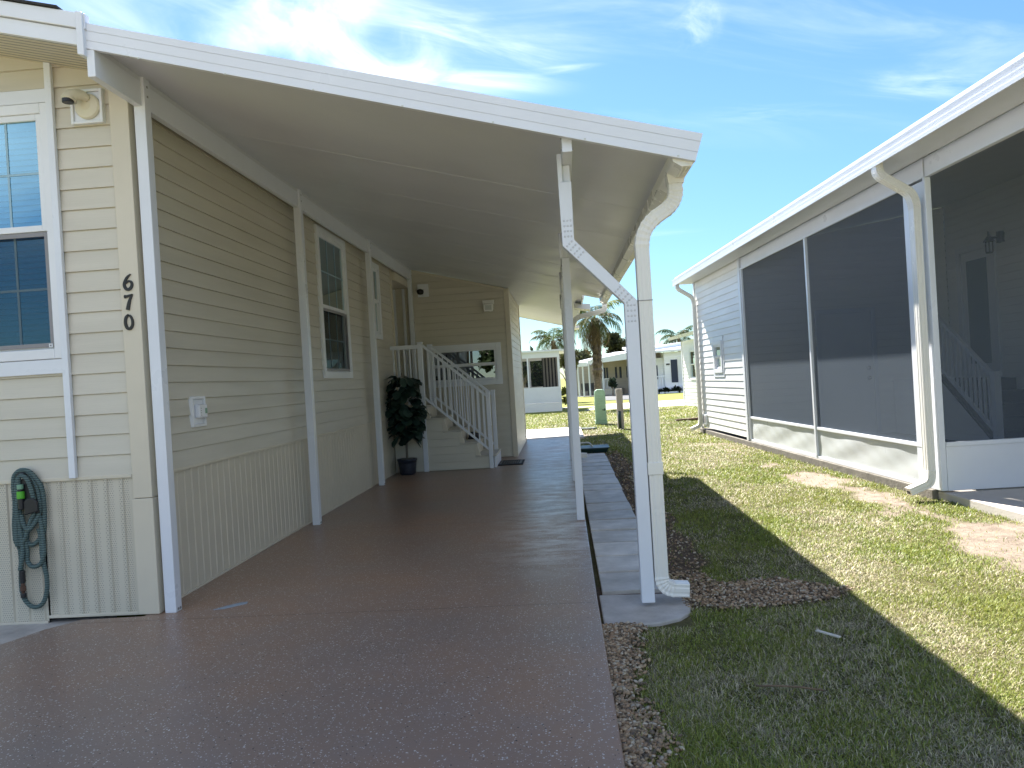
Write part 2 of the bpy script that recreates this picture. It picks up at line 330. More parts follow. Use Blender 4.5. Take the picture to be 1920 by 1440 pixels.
# ------------------------------------------------------------------ builders
def tag(o, label=None, cat=None, group=None, kind=None):
    if label: o['label'] = label
    if cat: o['category'] = cat
    if group: o['group'] = group
    if kind: o['kind'] = kind
    return o
def thing(name, label, cat, loc=(0, 0, 0), group=None):
    o = bpy.data.objects.new(name, None); COL.objects.link(o); o.location = loc; o.empty_display_size = .2
    return tag(o, label, cat, group)
def rootloc(o):
    v = Vector((0, 0, 0))
    while o is not None: v = v + o.location; o = o.parent
    return v
def frame(o, u, d, z=(0, 0, 1)):
    m = Matrix.Identity(4)
    for i in range(3): m[i][0] = u[i]; m[i][1] = d[i]; m[i][2] = z[i]; m[i][3] = o[i]
    return m
class MB:
    def __init__(s, M_=None):
        s.v = []; s.f = []; s.parts = []; s.M = M_ or Matrix.Identity(4)
    def add(s, vs_, fs):
        b = len(s.v); s.v += [tuple(v) for v in vs_]; n0 = len(s.f); s.f += [tuple(i + b for i in f) for f in fs]; s.parts.append((b, len(s.v), n0, len(s.f))); return s
    def box(s, x0, x1, y0, y1, z0, z1):
        return s.add([(x0, y0, z0), (x1, y0, z0), (x1, y1, z0), (x0, y1, z0), (x0, y0, z1), (x1, y0, z1), (x1, y1, z1), (x0, y1, z1)],
                     [(0, 3, 2, 1), (4, 5, 6, 7), (0, 1, 5, 4), (1, 2, 6, 5), (2, 3, 7, 6), (3, 0, 4, 7)])
    def hexa(s, b, t):   # bottom quad, top quad (ccw seen from above)
        return s.add(list(b) + list(t), [(3, 2, 1, 0), (4, 5, 6, 7), (0, 1, 5, 4), (1, 2, 6, 5), (2, 3, 7, 6), (3, 0, 4, 7)])
    def prism(s, poly, ax, a, b):   # polygon in the two other axes, extruded along axis ax
        def P(p, k):
            q = list(p); q.insert(ax, k); return tuple(q)
        n = len(poly)
        return s.add([P(p, a) for p in poly] + [P(p, b) for p in poly],
                     [tuple(range(n))[::-1], tuple(range(n, 2 * n))] + [(i, (i + 1) % n, n + (i + 1) % n, n + i) for i in range(n)])
    def bar(s, p, q, w, h, up=(0, 0, 1)):
        p, q = Vector(p), Vector(q); d = (q - p).normalized(); a = d.cross(Vector(up))
        if a.length < 1e-4: a = Vector((1, 0, 0))
        a.normalize(); c = a.cross(d); a *= w / 2; c *= h / 2
        return s.hexa([p - a - c, p + a - c, q + a - c, q - a - c], [p - a + c, p + a + c, q + a + c, q - a + c])
    def sweep(s, pts, prof, up=(0, 1, 0), scales=None, cap=True):
        pts = [Vector(p) for p in pts]; n = len(prof); rows = []
        for i, p in enumerate(pts):
            t = (pts[min(i + 1, len(pts) - 1)] - pts[max(i - 1, 0)]).normalized(); u = Vector(up); u = (u - t * u.dot(t))
            if u.length < 1e-4: u = Vector((1, 0, 0)) - t * t.x
            u.normalize(); w = t.cross(u); k = scales[i] if scales else 1.0
            rows += [p + w * (a * k) + u * (b * k) for a, b in prof]
        f = [(r * n + i, r * n + (i + 1) % n, (r + 1) * n + (i + 1) % n, (r + 1) * n + i) for r in range(len(pts) - 1) for i in range(n)]
        if cap: f += [tuple(range(n))[::-1], tuple(range((len(pts) - 1) * n, len(pts) * n))]
        return s.add(rows, f)
    def tube(s, pts, r, n=8, up=(0, 1, 0.01), rs=None):
        return s.sweep(pts, [(r * math.cos(2 * math.pi * i / n), r * math.sin(2 * math.pi * i / n)) for i in range(n)], up, rs)
    def lathe(s, prof, c, n=20):
        v = [(c[0] + r * math.cos(2 * math.pi * i / n), c[1] + r * math.sin(2 * math.pi * i / n), c[2] + z) for r, z in prof for i in range(n)]
        f = [(k * n + i, k * n + (i + 1) % n, (k + 1) * n + (i + 1) % n, (k + 1) * n + i) for k in range(len(prof) - 1) for i in range(n)]
        f += [tuple(range(n))[::-1], tuple(range((len(prof) - 1) * n, len(prof) * n))]
        return s.add(v, f)
    def each(s, name, mat, parent=None, bevel=0, smooth=False):
        out = []
        for a, b, c, d in s.parts:
            q = MB(s.M); q.v = s.v[a:b]; q.f = [tuple(i - a for i in f) for f in s.f[c:d]]; out.append(q.build(name, mat, parent, bevel, smooth))
        return out
    def build(s, name, mat, parent=None, bevel=0, smooth=False, kind=None, cols=None):
        off = rootloc(parent)
        flip = s.M.to_3x3().determinant() < 0
        vs_ = [tuple(s.M @ Vector(v) - off) for v in s.v]
        me = bpy.data.meshes.new(name); me.from_pydata(vs_, [], [f[::-1] for f in s.f] if flip else s.f)
        me.materials.append(mat if not isinstance(mat, str) else M[mat])
        if smooth: me.polygons.foreach_set('use_smooth', [True] * len(me.polygons))
        if cols is not None:
            at = me.color_attributes.new('Col', 'FLOAT_COLOR', 'POINT'); at.data.foreach_set('color', np.asarray(cols, 'f').ravel())
        me.update()
        o = bpy.data.objects.new(name, me); COL.objects.link(o)
        if parent: o.parent = parent
        if kind: o['kind'] = kind
        if bevel:
            b = o.modifiers.new('bevel', 'BEVEL'); b.width = bevel; b.segments = 2; b.limit_method = 'ANGLE'; b.angle_limit = R(40)
            me.polygons.foreach_set('use_smooth', [False] * len(me.polygons))
        return o
def npmesh(name, v, f3, mat, parent=None, cols=None, smooth=False, nper=3):
    off = np.array(rootloc(parent)); v = np.asarray(v, 'f') - off.astype('f'); f3 = np.asarray(f3, 'i')
    me = bpy.data.meshes.new(name); me.vertices.add(len(v)); me.vertices.foreach_set('co', v.ravel())
    me.loops.add(f3.size); me.loops.foreach_set('vertex_index', f3.ravel())
    me.polygons.add(len(f3)); me.polygons.foreach_set('loop_start', np.arange(len(f3), dtype='i') * f3.shape[1])
    if cols is not None:
        at = me.color_attributes.new('Col', 'FLOAT_COLOR', 'POINT'); at.data.foreach_set('color', np.asarray(cols, 'f').ravel())
    me.update(calc_edges=True); me.validate()
    if smooth: me.polygons.foreach_set('use_smooth', [True] * len(me.polygons))
    me.materials.append(M[mat]); o = bpy.data.objects.new(name, me); COL.objects.link(o)
    if parent: o.parent = parent
    return o
def copy_tree(o, parent=None):
    c = o.copy(); COL.objects.link(c); c.parent = parent
    for ch in list(o.children): copy_tree(ch, c)
    return c

def clip(poly, a, b):
    """keep the part of a (u,z) polygon with z <= a + b*u"""
    out = []
    for i in range(len(poly)):
        p, q = poly[i], poly[(i + 1) % len(poly)]; dp, dq = a + b * p[0] - p[1], a + b * q[0] - q[1]
        if dp >= 0: out.append(p)
        if dp * dq < 0:
            t = dp / (dp - dq); out.append((p[0] + t * (q[0] - p[0]), p[1] + t * (q[1] - p[1])))
    return out
def siding(mb, u0, u1, z0, z1, course, holes=(), top=None, depth=.0125, dutch=True):
    """lapped courses in (u, outward, z): each course leans out to a butt edge with a lip under it"""
    zb = {z0, z1}; k = 0
    while z0 + k * course < z1: zb.add(z0 + k * course); k += 1
    for h in holes: zb.add(max(z0, min(z1, h[2]))); zb.add(max(z0, min(z1, h[3])))
    zb = sorted(zb)
    for a, b in zip(zb, zb[1:]):
        if b - a < 1e-4: continue
        mid = (a + b) / 2; kk = math.floor((mid - z0) / course + 1e-6); base = z0 + kk * course
        off = lambda z: depth * max(0.0, 1 - (z - base) / course) ** .8 if not dutch else depth * (1.0 if (z - base) < course * .0 else 1 - .93 * (z - base) / course)
        cuts = sorted([(h[0], h[1]) for h in holes if h[2] < mid < h[3]]); spans = []; c = u0
        for h0, h1 in cuts:
            if h0 > c: spans.append((c, min(h0, u1)))
            c = max(c, h1)
        if c < u1: spans.append((c, u1))
        for s0, s1 in spans:
            gb = b - course * .035 if abs(b - base - course) < 1e-4 and b < z1 - 1e-4 else b
            for lo_, hi_, dn in ((a, gb, 0), (gb, b, 1)):
                if hi_ - lo_ < 1e-5: continue
                poly = [(s0, lo_), (s1, lo_), (s1, hi_), (s0, hi_)]
                if top: poly = clip(poly, *top)
                if len(poly) < 3: continue
                mb.add([(u, off(z) - (depth * .2 * (z - gb) / (b - gb) if dn else 0), z) for u, z in poly], [tuple(range(len(poly)))])
            poly = [(s0, a), (s1, a), (s1, b), (s0, b)]
            if top: poly = clip(poly, *top)
            if len(poly) < 3: continue
            if abs(a - base) < 1e-4 and kk > 0:
                e0, e1 = s0, s1
                if top:
                    if top[0] + top[1] * s0 < a and top[0] + top[1] * s1 < a: continue
                    if top[1]: 
                        ui = (a - top[0]) / top[1]
                        if top[1] < 0: e1 = min(s1, ui)
                        else: e0 = max(s0, ui)
                if e1 > e0: mb.add([(e0, -depth * .2, a), (e1, -depth * .2, a), (e1, depth, a), (e0, depth, a)], [(0, 1, 2, 3)])
def ring(mb, u0, u1, z0, z1, w, d0, d1, wb=None, wt=None):
    wb = w if wb is None else wb; wt = w if wt is None else wt
    mb.box(u0, u0 + w, d0, d1, z0, z1); mb.box(u1 - w, u1, d0, d1, z0, z1)
    mb.box(u0 + w, u1 - w, d0, d1, z0, z0 + wb); mb.box(u0 + w, u1 - w, d0, d1, z1 - wt, z1)
def window(parent, Mx, u0, u1, z0, z1, glass='glass', casing=.06, split=.5, grid=(2, 2), blind=True, horiz=False, screen=False, name='window'):
    """double-hung window: frame > sash, pane, muntin, blind, insect screen"""
    a = MB(Mx); ring(a, u0, u1, z0, z1, casing, -.03, .034)
    fr = a.build(name, 'white_frame', parent, .004)
    b = MB(Mx); b.box(u0 + .01, u1 - .01, -.20, -.19, z0 + .01, z1 - .01)
    for (p0, p1, q0, q1) in ((u0 + .01, u0 + .02, z0, z1), (u1 - .02, u1 - .01, z0, z1)): b.box(p0, p1, -.19, -.03, q0, q1)
    b.box(u0 + .02, u1 - .02, -.19, -.03, z0, z0 + .01); b.box(u0 + .02, u1 - .02, -.19, -.03, z1 - .01, z1)
    b.build('reveal', 'interior', fr)
    i0, i1, j0, j1 = u0 + casing, u1 - casing, z0 + casing, z1 - casing; zm = j0 + (j1 - j0) * split; s = .038
    for k, (e0, e1, dd) in enumerate(((zm - .012, j1, .010), (j0, zm + .012, -.010))):
        c = MB(Mx); ring(c, i0, i1, e0, e1, s, dd - .016, dd + .012); c.build('sash', 'white_frame', fr, .003)
        g = MB(Mx); g.add([(i0 + s, dd - .006, e0 + s), (i1 - s, dd - .006, e0 + s), (i1 - s, dd - .006, e1 - s), (i0 + s, dd - .006, e1 - s)], [(0, 1, 2, 3)])
        g.build('pane', glass, fr)
        if grid:
            g = MB(Mx); nu, nz = grid
            for i in range(1, nu):
                x = i0 + s + (i1 - i0 - 2 * s) * i / nu; g.box(x - .007, x + .007, dd - .005, dd - .002, e0 + s, e1 - s)
            for i in range(1, nz):
                z = e0 + s + (e1 - e0 - 2 * s) * i / nz; g.box(i0 + s, i1 - s, dd - .0048, dd - .0018, z - .007, z + .007)
            g.build('muntin', 'muntin', fr)
        if screen and k == 1:
            c = MB(Mx); ring(c, i0 + .012, i1 - .004, e0 + .012, e1 - .03, .026, .012, .021); c.build('screen_frame', 'grey_frame', fr, .002)
            c = MB(Mx); c.add([(i0, .016, e0 + .02), (i1 - .02, .016, e0 + .02), (i1 - .02, .016, e1 - .04), (i0, .016, e1 - .04)], [(0, 1, 2, 3)]); c.build('insect_screen', 'screen_light', fr)
    if blind:
        g = MB(Mx); z = j1 - .02
        g.box(i0, i1, -.115, -.075, j1 - .05, j1)
        while z > j0:
            g.add([(i0, -.112, z), (i1, -.112, z), (i1, -.092, z - .036), (i0, -.092, z - .036)], [(0, 1, 2, 3)]); z -= .036
        g.build('blind', 'blind', fr)
    return fr
def ribbed(w, d, ribs=3, dep=.0022):
    """rectangular downspout outline with shallow pressed ribs"""
    out = []
    for (cx, cy, ex, ey) in ((-w, -d, w, -d), (w, -d, w, d), (w, d, -w, d), (-w, d, -w, -d)):
        L = math.hypot(ex - cx, ey - cy); nx, ny = (ey - cy) / L, -(ex - cx) / L
        out.append((cx * .96 + (0), cy * .96))
        for i in range(ribs):
            t0 = (i + .25) / ribs; t1 = (i + .4) / ribs; t2 = (i + .6) / ribs; t3 = (i + .75) / ribs
            for t, k in ((t0, 0), (t1, -dep), (t2, -dep), (t3, 0)):
                out.append((cx + (ex - cx) * t + nx * k, cy + (ey - cy) * t + ny * k))
    return out
def path_arc(pts, rad, seg=8):
    """round the corners of a polyline; returns points and a flag where it bends"""
    P = [Vector(p) for p in pts]; out = [(P[0], 0)]
    for i in range(1, len(P) - 1):
        a, b = (P[i - 1] - P[i]).normalized(), (P[i + 1] - P[i]).normalized()
        r = min(rad, (P[i - 1] - P[i]).length * .48, (P[i + 1] - P[i]).length * .48)
        p0, p1 = P[i] + a * r, P[i] + b * r
        for k in range(seg + 1):
            t = k / seg; out.append((p0 * (1 - t) ** 2 + P[i] * 2 * t * (1 - t) + p1 * t * t, k % 2))
    out.append((P[-1], 0)); return out
def downspout(parent, pts, w, d, rad, mat='downspout', up=(0, 1, 0), name='downspout', ribs=2):
    a = path_arc(pts, rad, 12); mb = MB(); sc_ = []
    for i, (p, b) in enumerate(a): sc_.append(1.0 + (.075 if b else 0.0))
    mb.sweep([p for p, b in a], ribbed(w / 2, d / 2, ribs), up, sc_)
    return mb.build(name, mat, parent)

FRONT = lambda y: frame((0, y, 0), (1, 0, 0), (0, -1, 0))
RIGHTW = lambda x: frame((x, 0, 0), (0, 1, 0), (1, 0, 0))
ra = .057
T = Vector((-math.sin(ra), math.cos(ra), 0)); N = Vector((-math.cos(ra), -math.sin(ra), 0))
RB = frame((3.386, 7.705, 0), T, N)                      # neighbour's wall: (along, out to the left, up)
def rbp(t, n, z): return RB @ Vector((t, n, z))
def gz(y): return -.05 - max(0.0, y - 22) * .0085

# ------------------------------------------------------------------ setting: ground, slab, paths
def vnoise(x, y, s, seed):
    g = np.random.default_rng(seed).random((128, 128)); X, Y = x * s + 1000, y * s + 1000
    xi, yi = np.floor(X).astype(int), np.floor(Y).astype(int); fx, fy = X - xi, Y - yi
    fx, fy = fx * fx * (3 - 2 * fx), fy * fy * (3 - 2 * fy); q = lambda i, j: g[(xi + i) % 128, (yi + j) % 128]
    return (q(0, 0) * (1 - fx) + q(1, 0) * fx) * (1 - fy) + (q(0, 1) * (1 - fx) + q(1, 1) * fx) * fy
def fbm(x, y, s, seed): return (vnoise(x, y, s, seed) + .5 * vnoise(x, y, s * 2.1, seed + 1) + .25 * vnoise(x, y, s * 4.3, seed + 2)) / 1.75
def sstep(x, a, b): t = np.clip((x - a) / (b - a), 0, 1); return t * t * (3 - 2 * t)
def masks(x, y):
    n = (x - 3.386) * N.x + (y - 7.705) * N.y; t = (x - 3.386) * T.x + (y - 7.705) * T.y
    nb = fbm(x, y, 1.1, 5); nf = fbm(x, y, 3.3, 15)
    # bare sandy soil along the neighbour's foundation
    sand = sstep(nb * .55 + nf * .45 - .24 * np.abs(n - .42) / .42, .30, .47) * sstep(6.2 - t, 0, 1.2) * (n > -.6) * (n < 1.4)
    sand = np.maximum(sand, .7 * sstep(nb, .64, .76) * sstep(n, 1.6, .4))
    sand = np.maximum(sand, .9 * sstep(nf * .6 + nb * .4, .38, .5) * np.exp(-((x - .35) / .30) ** 2 - ((y - 17.3) / .6) ** 2) * 1.3)
    # brown gravel and leaf litter beside the slab and pad
    e = .04 + .34 * nf
    g = sstep(.135 + e - x, 0, .16) * (y < 4.2)
    g = np.maximum(g, sstep(1.55 - ((x - .65) / .85) ** 2 - ((y - 4.62) / .30) ** 2 + 1.5 * (nf - .5), .45, .9))
    g = np.maximum(g, .95 * sstep(1.3 - ((x - .74) / .22) ** 2 + 1.8 * (nf - .5), .35, .9) * (y > 4.5) * sstep(13.6 - y, 0, 1.0))
    return np.clip(sand, 0, 1), np.clip(g, 0, 1)
# the wide ground sheet, falling gently beyond the lawn
mb = MB(); ys = [-400, -40, 0, 22, 33, 60, 120, 1500]
zs = [gz(y) - .004 if y < 70 else gz(60) - .004 - (y - 60) * .001 for y in ys]
for x0, x1 in ((-1500, -60), (-60, 60), (60, 1500)):
    for i in range(len(ys) - 1):
        mb.add([(x0, ys[i], zs[i]), (x1, ys[i], zs[i]), (x1, ys[i + 1], zs[i + 1]), (x0, ys[i + 1], zs[i + 1])], [(0, 1, 2, 3)])
mb.build('ground', 'far', None, kind='structure')
nx, ny = 150, 520
gx, gy = np.meshgrid(np.linspace(-.5, 8, nx), np.linspace(-1, 21.9, ny)); gx, gy = gx.ravel(), gy.ravel()
sa, gr = masks(gx, gy)
gzv = -.05 + .012 * (fbm(gx, gy, 1.5, 77) - .5) * sstep(gx, .2, .5) + .012 * gr * sstep(gx, .1, .3)
idx = np.arange(nx * ny).reshape(ny, nx); q = np.stack([idx[:-1, :-1], idx[:-1, 1:], idx[1:, 1:], idx[1:, :-1]], -1).reshape(-1, 4)
lo = npmesh('lawn', np.stack([gx, gy, gzv + .004], 1), q, 'soil', smooth=True)
at = lo.data.color_attributes.new('Mask', 'FLOAT_COLOR', 'POINT'); at.data.foreach_set('color', np.stack([sa, gr, 0 * sa, 1 + 0 * sa], 1).astype('f').ravel())
lo['kind'] = 'structure'

# grass blades
def grass(name, n, rmin, rmax, amin, amax, seed, zoff=-.05):
    g = np.random.default_rng(seed)
    r = rmin * (rmax / rmin) ** g.random(n); a = R(amin) + (R(amax) - R(amin)) * g.random(n); x, y = r * np.sin(a), r * np.cos(a)
    sa_, gr_ = masks(x, y); nn = (x - 3.386) * N.x + (y - 7.705) * N.y; tt = (x - 3.386) * T.x + (y - 7.705) * T.y
    ok = ((x > .17) | (y > 20.1)) & ~((x < .62 + (y - 4) * .006) & (y > 4.05) & (y < 13.0)) & ~((nn < .04) & (tt > -.35) & (tt < 8.8)) & ~((nn < -.05) & (tt < -.3) & (tt > -4.2)) & (y < 30)
    ok &= ~((x < .45) & (y > 16.3) & (y < 19.9)) & ~((x > -7) & (x < .05) & (y > 32.8))
    p = (1 - .97 * sa_) * (1 - .90 * gr_) * (.45 + .55 * sstep(fbm(x, y, 4.5, 91), .30, .50)); ok &= g.random(n) < p
    x, y, r = x[ok], y[ok], r[ok]; n = len(x)
    z = np.where(y < 22, -.05, -.05 - (y - 22) * .0085) + zoff + .05
    L = (.010 + .030 * g.random(n)) * (.65 + .7 * fbm(x, y, 3.5, 61)) * (1 + r / 22); W = (.0016 + .0016 * g.random(n)) * np.maximum(1, r / 3.6)
    az = g.random(n) * 2 * np.pi; lean = .55 + 1.0 * g.random(n); dry = g.random(n) < (.31 + 1.3 * (fbm(x, y, 1.3, 33) - .5) + .8 * (fbm(x, y, 6, 35) - .5))
    lean = np.where(dry, lean + .25, lean); lean = np.minimum(lean, 1.62)
    dx, dy = np.cos(az), np.sin(az); px, py = -dy, dx
    h1 = np.cos(lean * .6) * L * .55; d1 = np.sin(lean * .6) * L * .55; h2 = h1 + np.cos(lean * 1.15) * L * .45; d2 = d1 + np.sin(lean * 1.15) * L * .45
    h2 = np.maximum(h2, .004)
    V = np.empty((n, 5, 3), 'f')
    for k, (dd, hh, ww) in enumerate(((0, 0, -.5), (0, 0, .5), (d1, h1, -.45), (d1, h1, .45), (d2, h2, 0))):
        V[:, k, 0] = x + dx * dd + px * W * ww; V[:, k, 1] = y + dy * dd + py * W * ww; V[:, k, 2] = z + hh
    b = np.arange(n)[:, None] * 5
    Fc = np.concatenate([b + np.array([[0, 1, 3]]), b + np.array([[0, 3, 2]]), b + np.array([[2, 3, 4]])])
    gcol = np.array([.235, .320, .055]) * (1 - .55 * g.random((n, 1))) + np.array([.17, .12, .03]) * (g.random((n, 1)) ** 2)
    patch = sstep(fbm(x, y, .9, 44), .35, .65)[:, None]; gcol = gcol * (1 - .25 * patch) + np.array([.28, .26, .075]) * .25 * patch
    scol = np.array([.64, .57, .39]) * (.30 + .85 * g.random((n, 1))); c = np.where(dry[:, None], scol, gcol)
    c = np.concatenate([c, np.ones((n, 1))], 1); c = np.repeat(c, 5, 0)
    o = npmesh(name, V.reshape(-1, 3), Fc, 'blade', cols=c)
    return tag(o, 'short patchy green lawn grass mixed with straw coloured blades', 'grass', kind='stuff')
grass('grass', 820000, 2.15, 30.0, -3, 38, 21)

# pebbles
def pebbles():
    g = np.random.default_rng(5); n = 150000
    x = .13 + 1.7 * g.random(n); y = np.where(g.random(n) < .5, 1.9 + 3.2 * g.random(n), 1.9 + 11.5 * g.random(n))
    s_, gr_ = masks(x, y); ok = (gr_ * np.where(y < 4.15, .9, .5) > g.random(n)) & ~((x < .60 + (y - 4) * .006) & (y > 4.15)) & ~((x < .62) & (y > 4.11) & (y < 4.62))
    x, y = x[ok], y[ok]; keep = g.random(len(x)) < np.clip(14 / y ** 2, .12, 1); x, y = x[keep][:16000], y[keep][:16000]; n = len(x)
    bm = bmesh.new(); bmesh.ops.create_icosphere(bm, subdivisions=1, radius=1); iv = np.array([v.co[:] for v in bm.verts]); jf = np.array([[v.index for v in f.verts] for f in bm.faces]); bm.free()
    k = len(iv); rad = (.0044 + .0062 * g.random(n) ** 1.5) * np.maximum(1, y / 6)
    sc3 = np.stack([1 + .6 * g.random(n), .8 + .4 * g.random(n), .55 + .35 * g.random(n)], 1) * rad[:, None]; az = g.random(n) * 6.28
    P = iv[None] * sc3[:, None]; tl = (g.random(n) - .5)[:, None] * 1.2; P[..., 2] += P[..., 0] * tl
    X = P[..., 0] * np.cos(az)[:, None] - P[..., 1] * np.sin(az)[:, None]; Y = P[..., 0] * np.sin(az)[:, None] + P[..., 1] * np.cos(az)[:, None]
    Z = P[..., 2] + (-.035 + rad * .5 + .006 * g.random(n))[:, None]
    V = np.stack([X + x[:, None], Y + y[:, None], Z], -1).reshape(-1, 3); Fc = (np.arange(n)[:, None, None] * k + jf[None]).reshape(-1, 3)
    pal = np.array([(.31, .22, .13), (.22, .15, .09), (.40, .30, .19), (.12, .09, .06), (.44, .38, .29), (.30, .20, .12)])
    c = pal[g.integers(0, 6, n)] * (.7 + .5 * g.random((n, 1))); c = np.repeat(np.concatenate([c, np.ones((n, 1))], 1), k, 0)
    tag(npmesh('gravel', V, Fc, 'pebble', cols=c, smooth=True), 'brown pea gravel along the edge of the carport slab', 'gravel', kind='stuff')
pebbles()

# carport slab (painted), with the small notch of bare footing at its left front
mb = MB(); poly = [(-2.62, 16.55), (-2.62, 4.52), (-3.00, 4.50), (-3.12, 4.33), (-3.20, 4.10), (-3.45, 3.75), (-4.4, 3.2), (-6.5, 2.8), (-6.5, -7), (.135, -7), (.135, 4.5), (.148, 8), (.148, 16.55)]
poly = poly[::-1]
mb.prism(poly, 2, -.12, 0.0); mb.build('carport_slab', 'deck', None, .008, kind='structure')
mb = MB(); mb.box(-2.6, .42, 16.56, 19.9, -.12, -.006); mb.build('concrete_path', 'concrete_pale', None, .008, kind='structure')
mb = MB(); mb.prism([(-6.5, 4.70), (-6.5, 2.82), (-4.4, 3.22), (-3.45, 3.77), (-3.21, 4.12), (-3.13, 4.35), (-3.01, 4.52), (-2.9, 4.70)][::-1], 2, -.14, -.035); mb.build('footing_strip', 'concrete', None, kind='structure')
# stepping path of square pavers beside the slab
mb = MB(); y = 4.66; k = 0
while y < 12.8:
    w = .462; xo = .172 + (y - 4.6) * .002; xe = .585 + (y - 4.6) * .008 + random.uniform(-.006, .006); z = random.uniform(-.006, .003) - .008; tl = random.uniform(-.004, .004)
    mb.hexa([(xo, y + .019, -.08), (xe, y + .020, -.08), (xe, y + w - .020, -.08), (xo, y + w - .019, -.08)],
            [(xo, y + .019, z), (xe, y + .020, z + tl), (xe, y + w - .020, z + tl), (xo, y + w - .019, z)]); y += w
mb.build('paver_path', 'paver', None, .002, kind='structure')
pts = [(.150, 4.12), (.30, 4.07), (.45, 4.10), (.56, 4.16), (.625, 4.25), (.655, 4.38), (.64, 4.50), (.60, 4.63), (.150, 4.652)]
mb = MB(); mb.prism(pts, 2, -.1, -.026); mb.build('post_footing', 'concrete', None, .008, kind='structure')
# neighbour's slab, far drive and walk
mb = MB(RB); mb.box(-4.6, -.33, -6.8, -.02, -.2, .035); mb.build('neighbour_drive', 'concrete_pale', None, .01, kind='structure')
mb = MB()
for P in ([(.9, 31.5), (30, 26.5), (30, 40), (2.0, 38.5)],):
    mb.add([(x, y, gz(y) + .012) for x, y in P], [(0, 1, 2, 3)])
mb.build('driveway', 'concrete_pale', None, kind='structure')
mb = MB(); mb.box(-40, 40, -17, -7.01, -.12, -.012); mb.build('street', 'concrete_pale', None, kind='structure')
mb = MB(); mb.add([(x, y, gz(y) + .016) for x, y in ((-1.5, 36.2), (2.2, 35.0), (2.2, 36.0), (-1.5, 37.4))], [(0, 1, 2, 3)]); mb.build('garden_walk', 'concrete_pale', None, kind='structure')

# ------------------------------------------------------------------ the cream house (number 670)
XW, YF = -2.58, 4.58
PITCH = .264
def rz(x): return 3.401 - PITCH * (x + 2.49)            # carport roof top
house = thing('mobile_home', 'cream vinyl sided home with white trimmed windows joined to the carport', 'house', (-4.7, 9, 0))
RIDGE = -4.78
F1 = FRONT(YF); S1 = RIGHTW(XW)
WIN = (-3.645, -3.035, 1.60, 3.175)                        # front window with casing
gt = lambda x: 3.315 - .25 * (x + 2.49) if x > RIDGE else 3.315 - .25 * (RIDGE + 2.49) + .25 * (x - RIDGE)
mb = MB(F1)
siding(mb, RIDGE, -2.62, .862, 4.1, .1267, [WIN], (3.315 - .25 * 2.49, -.25))
siding(mb, -7.0, RIDGE, .862, 4.1, .1267, [(-6.3, -5.4, 1.6, 3.17)], (gt(RIDGE) - .25 * RIDGE, .25))
mb.build('front_siding', 'siding', house)
mb = MB(S1)
W1 = (8.20, 9.32, 1.44, 3.12); W2 = (10.62, 11.06, 2.0, 3.08)
siding(mb, YF + .06, 11.88, .850, 3.30, .1143, [W1, W2]); mb.build('side_siding', 'siding', house)
# skirting with vertical ribs
def skirt(mb, u0, u1, zlo, zhi, pitch=.1, dep=.010):
    u = u0
    while u < u1 - 1e-4:
        e = min(u + pitch, u1); a, b, c, d = u, u + pitch * .07, u + pitch * .15, u + pitch * .22
        pr = [(u, 0), (min(b, e), dep), (min(c, e), dep), (min(d, e), 0), (e, 0)]
        for (p, o1), (q, o2) in zip(pr, pr[1:]):
            if q - p < 1e-5: continue
            mb.add([(p, o1, zlo), (q, o2, zlo), (q, o2, zhi), (p, o1, zhi)], [(0, 1, 2, 3)])
        u = e
mb = MB(F1); skirt(mb, -7.0, -3.262, -.03, .845); skirt(mb, -3.25, -2.66, .006, .845); mb.build('front_skirting', 'skirt_perf', house)
mb = MB(F1); mb.box(-7.0, -2.665, .002, .017, .842, .864)
mb.box(-7.0, -3.262, 0, .013, -.045, -.022); mb.box(-3.258, -2.665, 0, .012, -.006, .012); mb.build('skirting_rail', 'siding_trim', house, .003)
mb = MB(S1); skirt(mb, YF + .06, 11.88, .012, .832, .1, .0045); mb.build('side_skirting', 'skirt', house)
mb = MB(S1); mb.box(YF + .06, 11.88, .002, .017, .828, .850); mb.box(YF + .06, 11.88, .001, .015, 0.0, .016); mb.build('skirting_rail', 'siding_trim', house, .003)
# corner post in two lengths, front frieze, end trim by the entry
mb = MB(); mb.box(-2.655, -2.535, 4.548, 4.66, .715, 3.30); mb.build('corner_trim', 'siding_trim', house, .004)
mb = MB(); mb.box(-2.662, -2.530, 4.541, 4.66, .002, .712); mb.build('corner_trim', 'siding_trim', house, .004)
mb = MB(F1); fx = lambda x: 3.315 - .25 * (x + 2.49)
mb.hexa([(-2.5, .0, fx(-2.5) - .03), (RIDGE, .0, fx(RIDGE) - .03), (RIDGE, .024, fx(RIDGE) - .03), (-2.5, .024, fx(-2.5) - .03)], [(-2.5, .0, fx(-2.5) + .04), (RIDGE, .0, fx(RIDGE) + .04), (RIDGE, .024, fx(RIDGE) + .04), (-2.5, .024, fx(-2.5) + .04)])
mb.build('frieze_trim', 'siding_trim', house, .003)
mb = MB(); mb.box(-2.60, -2.552, 11.875, 11.935, 0, 3.15); mb.build('corner_trim', 'siding_trim', house, .004)
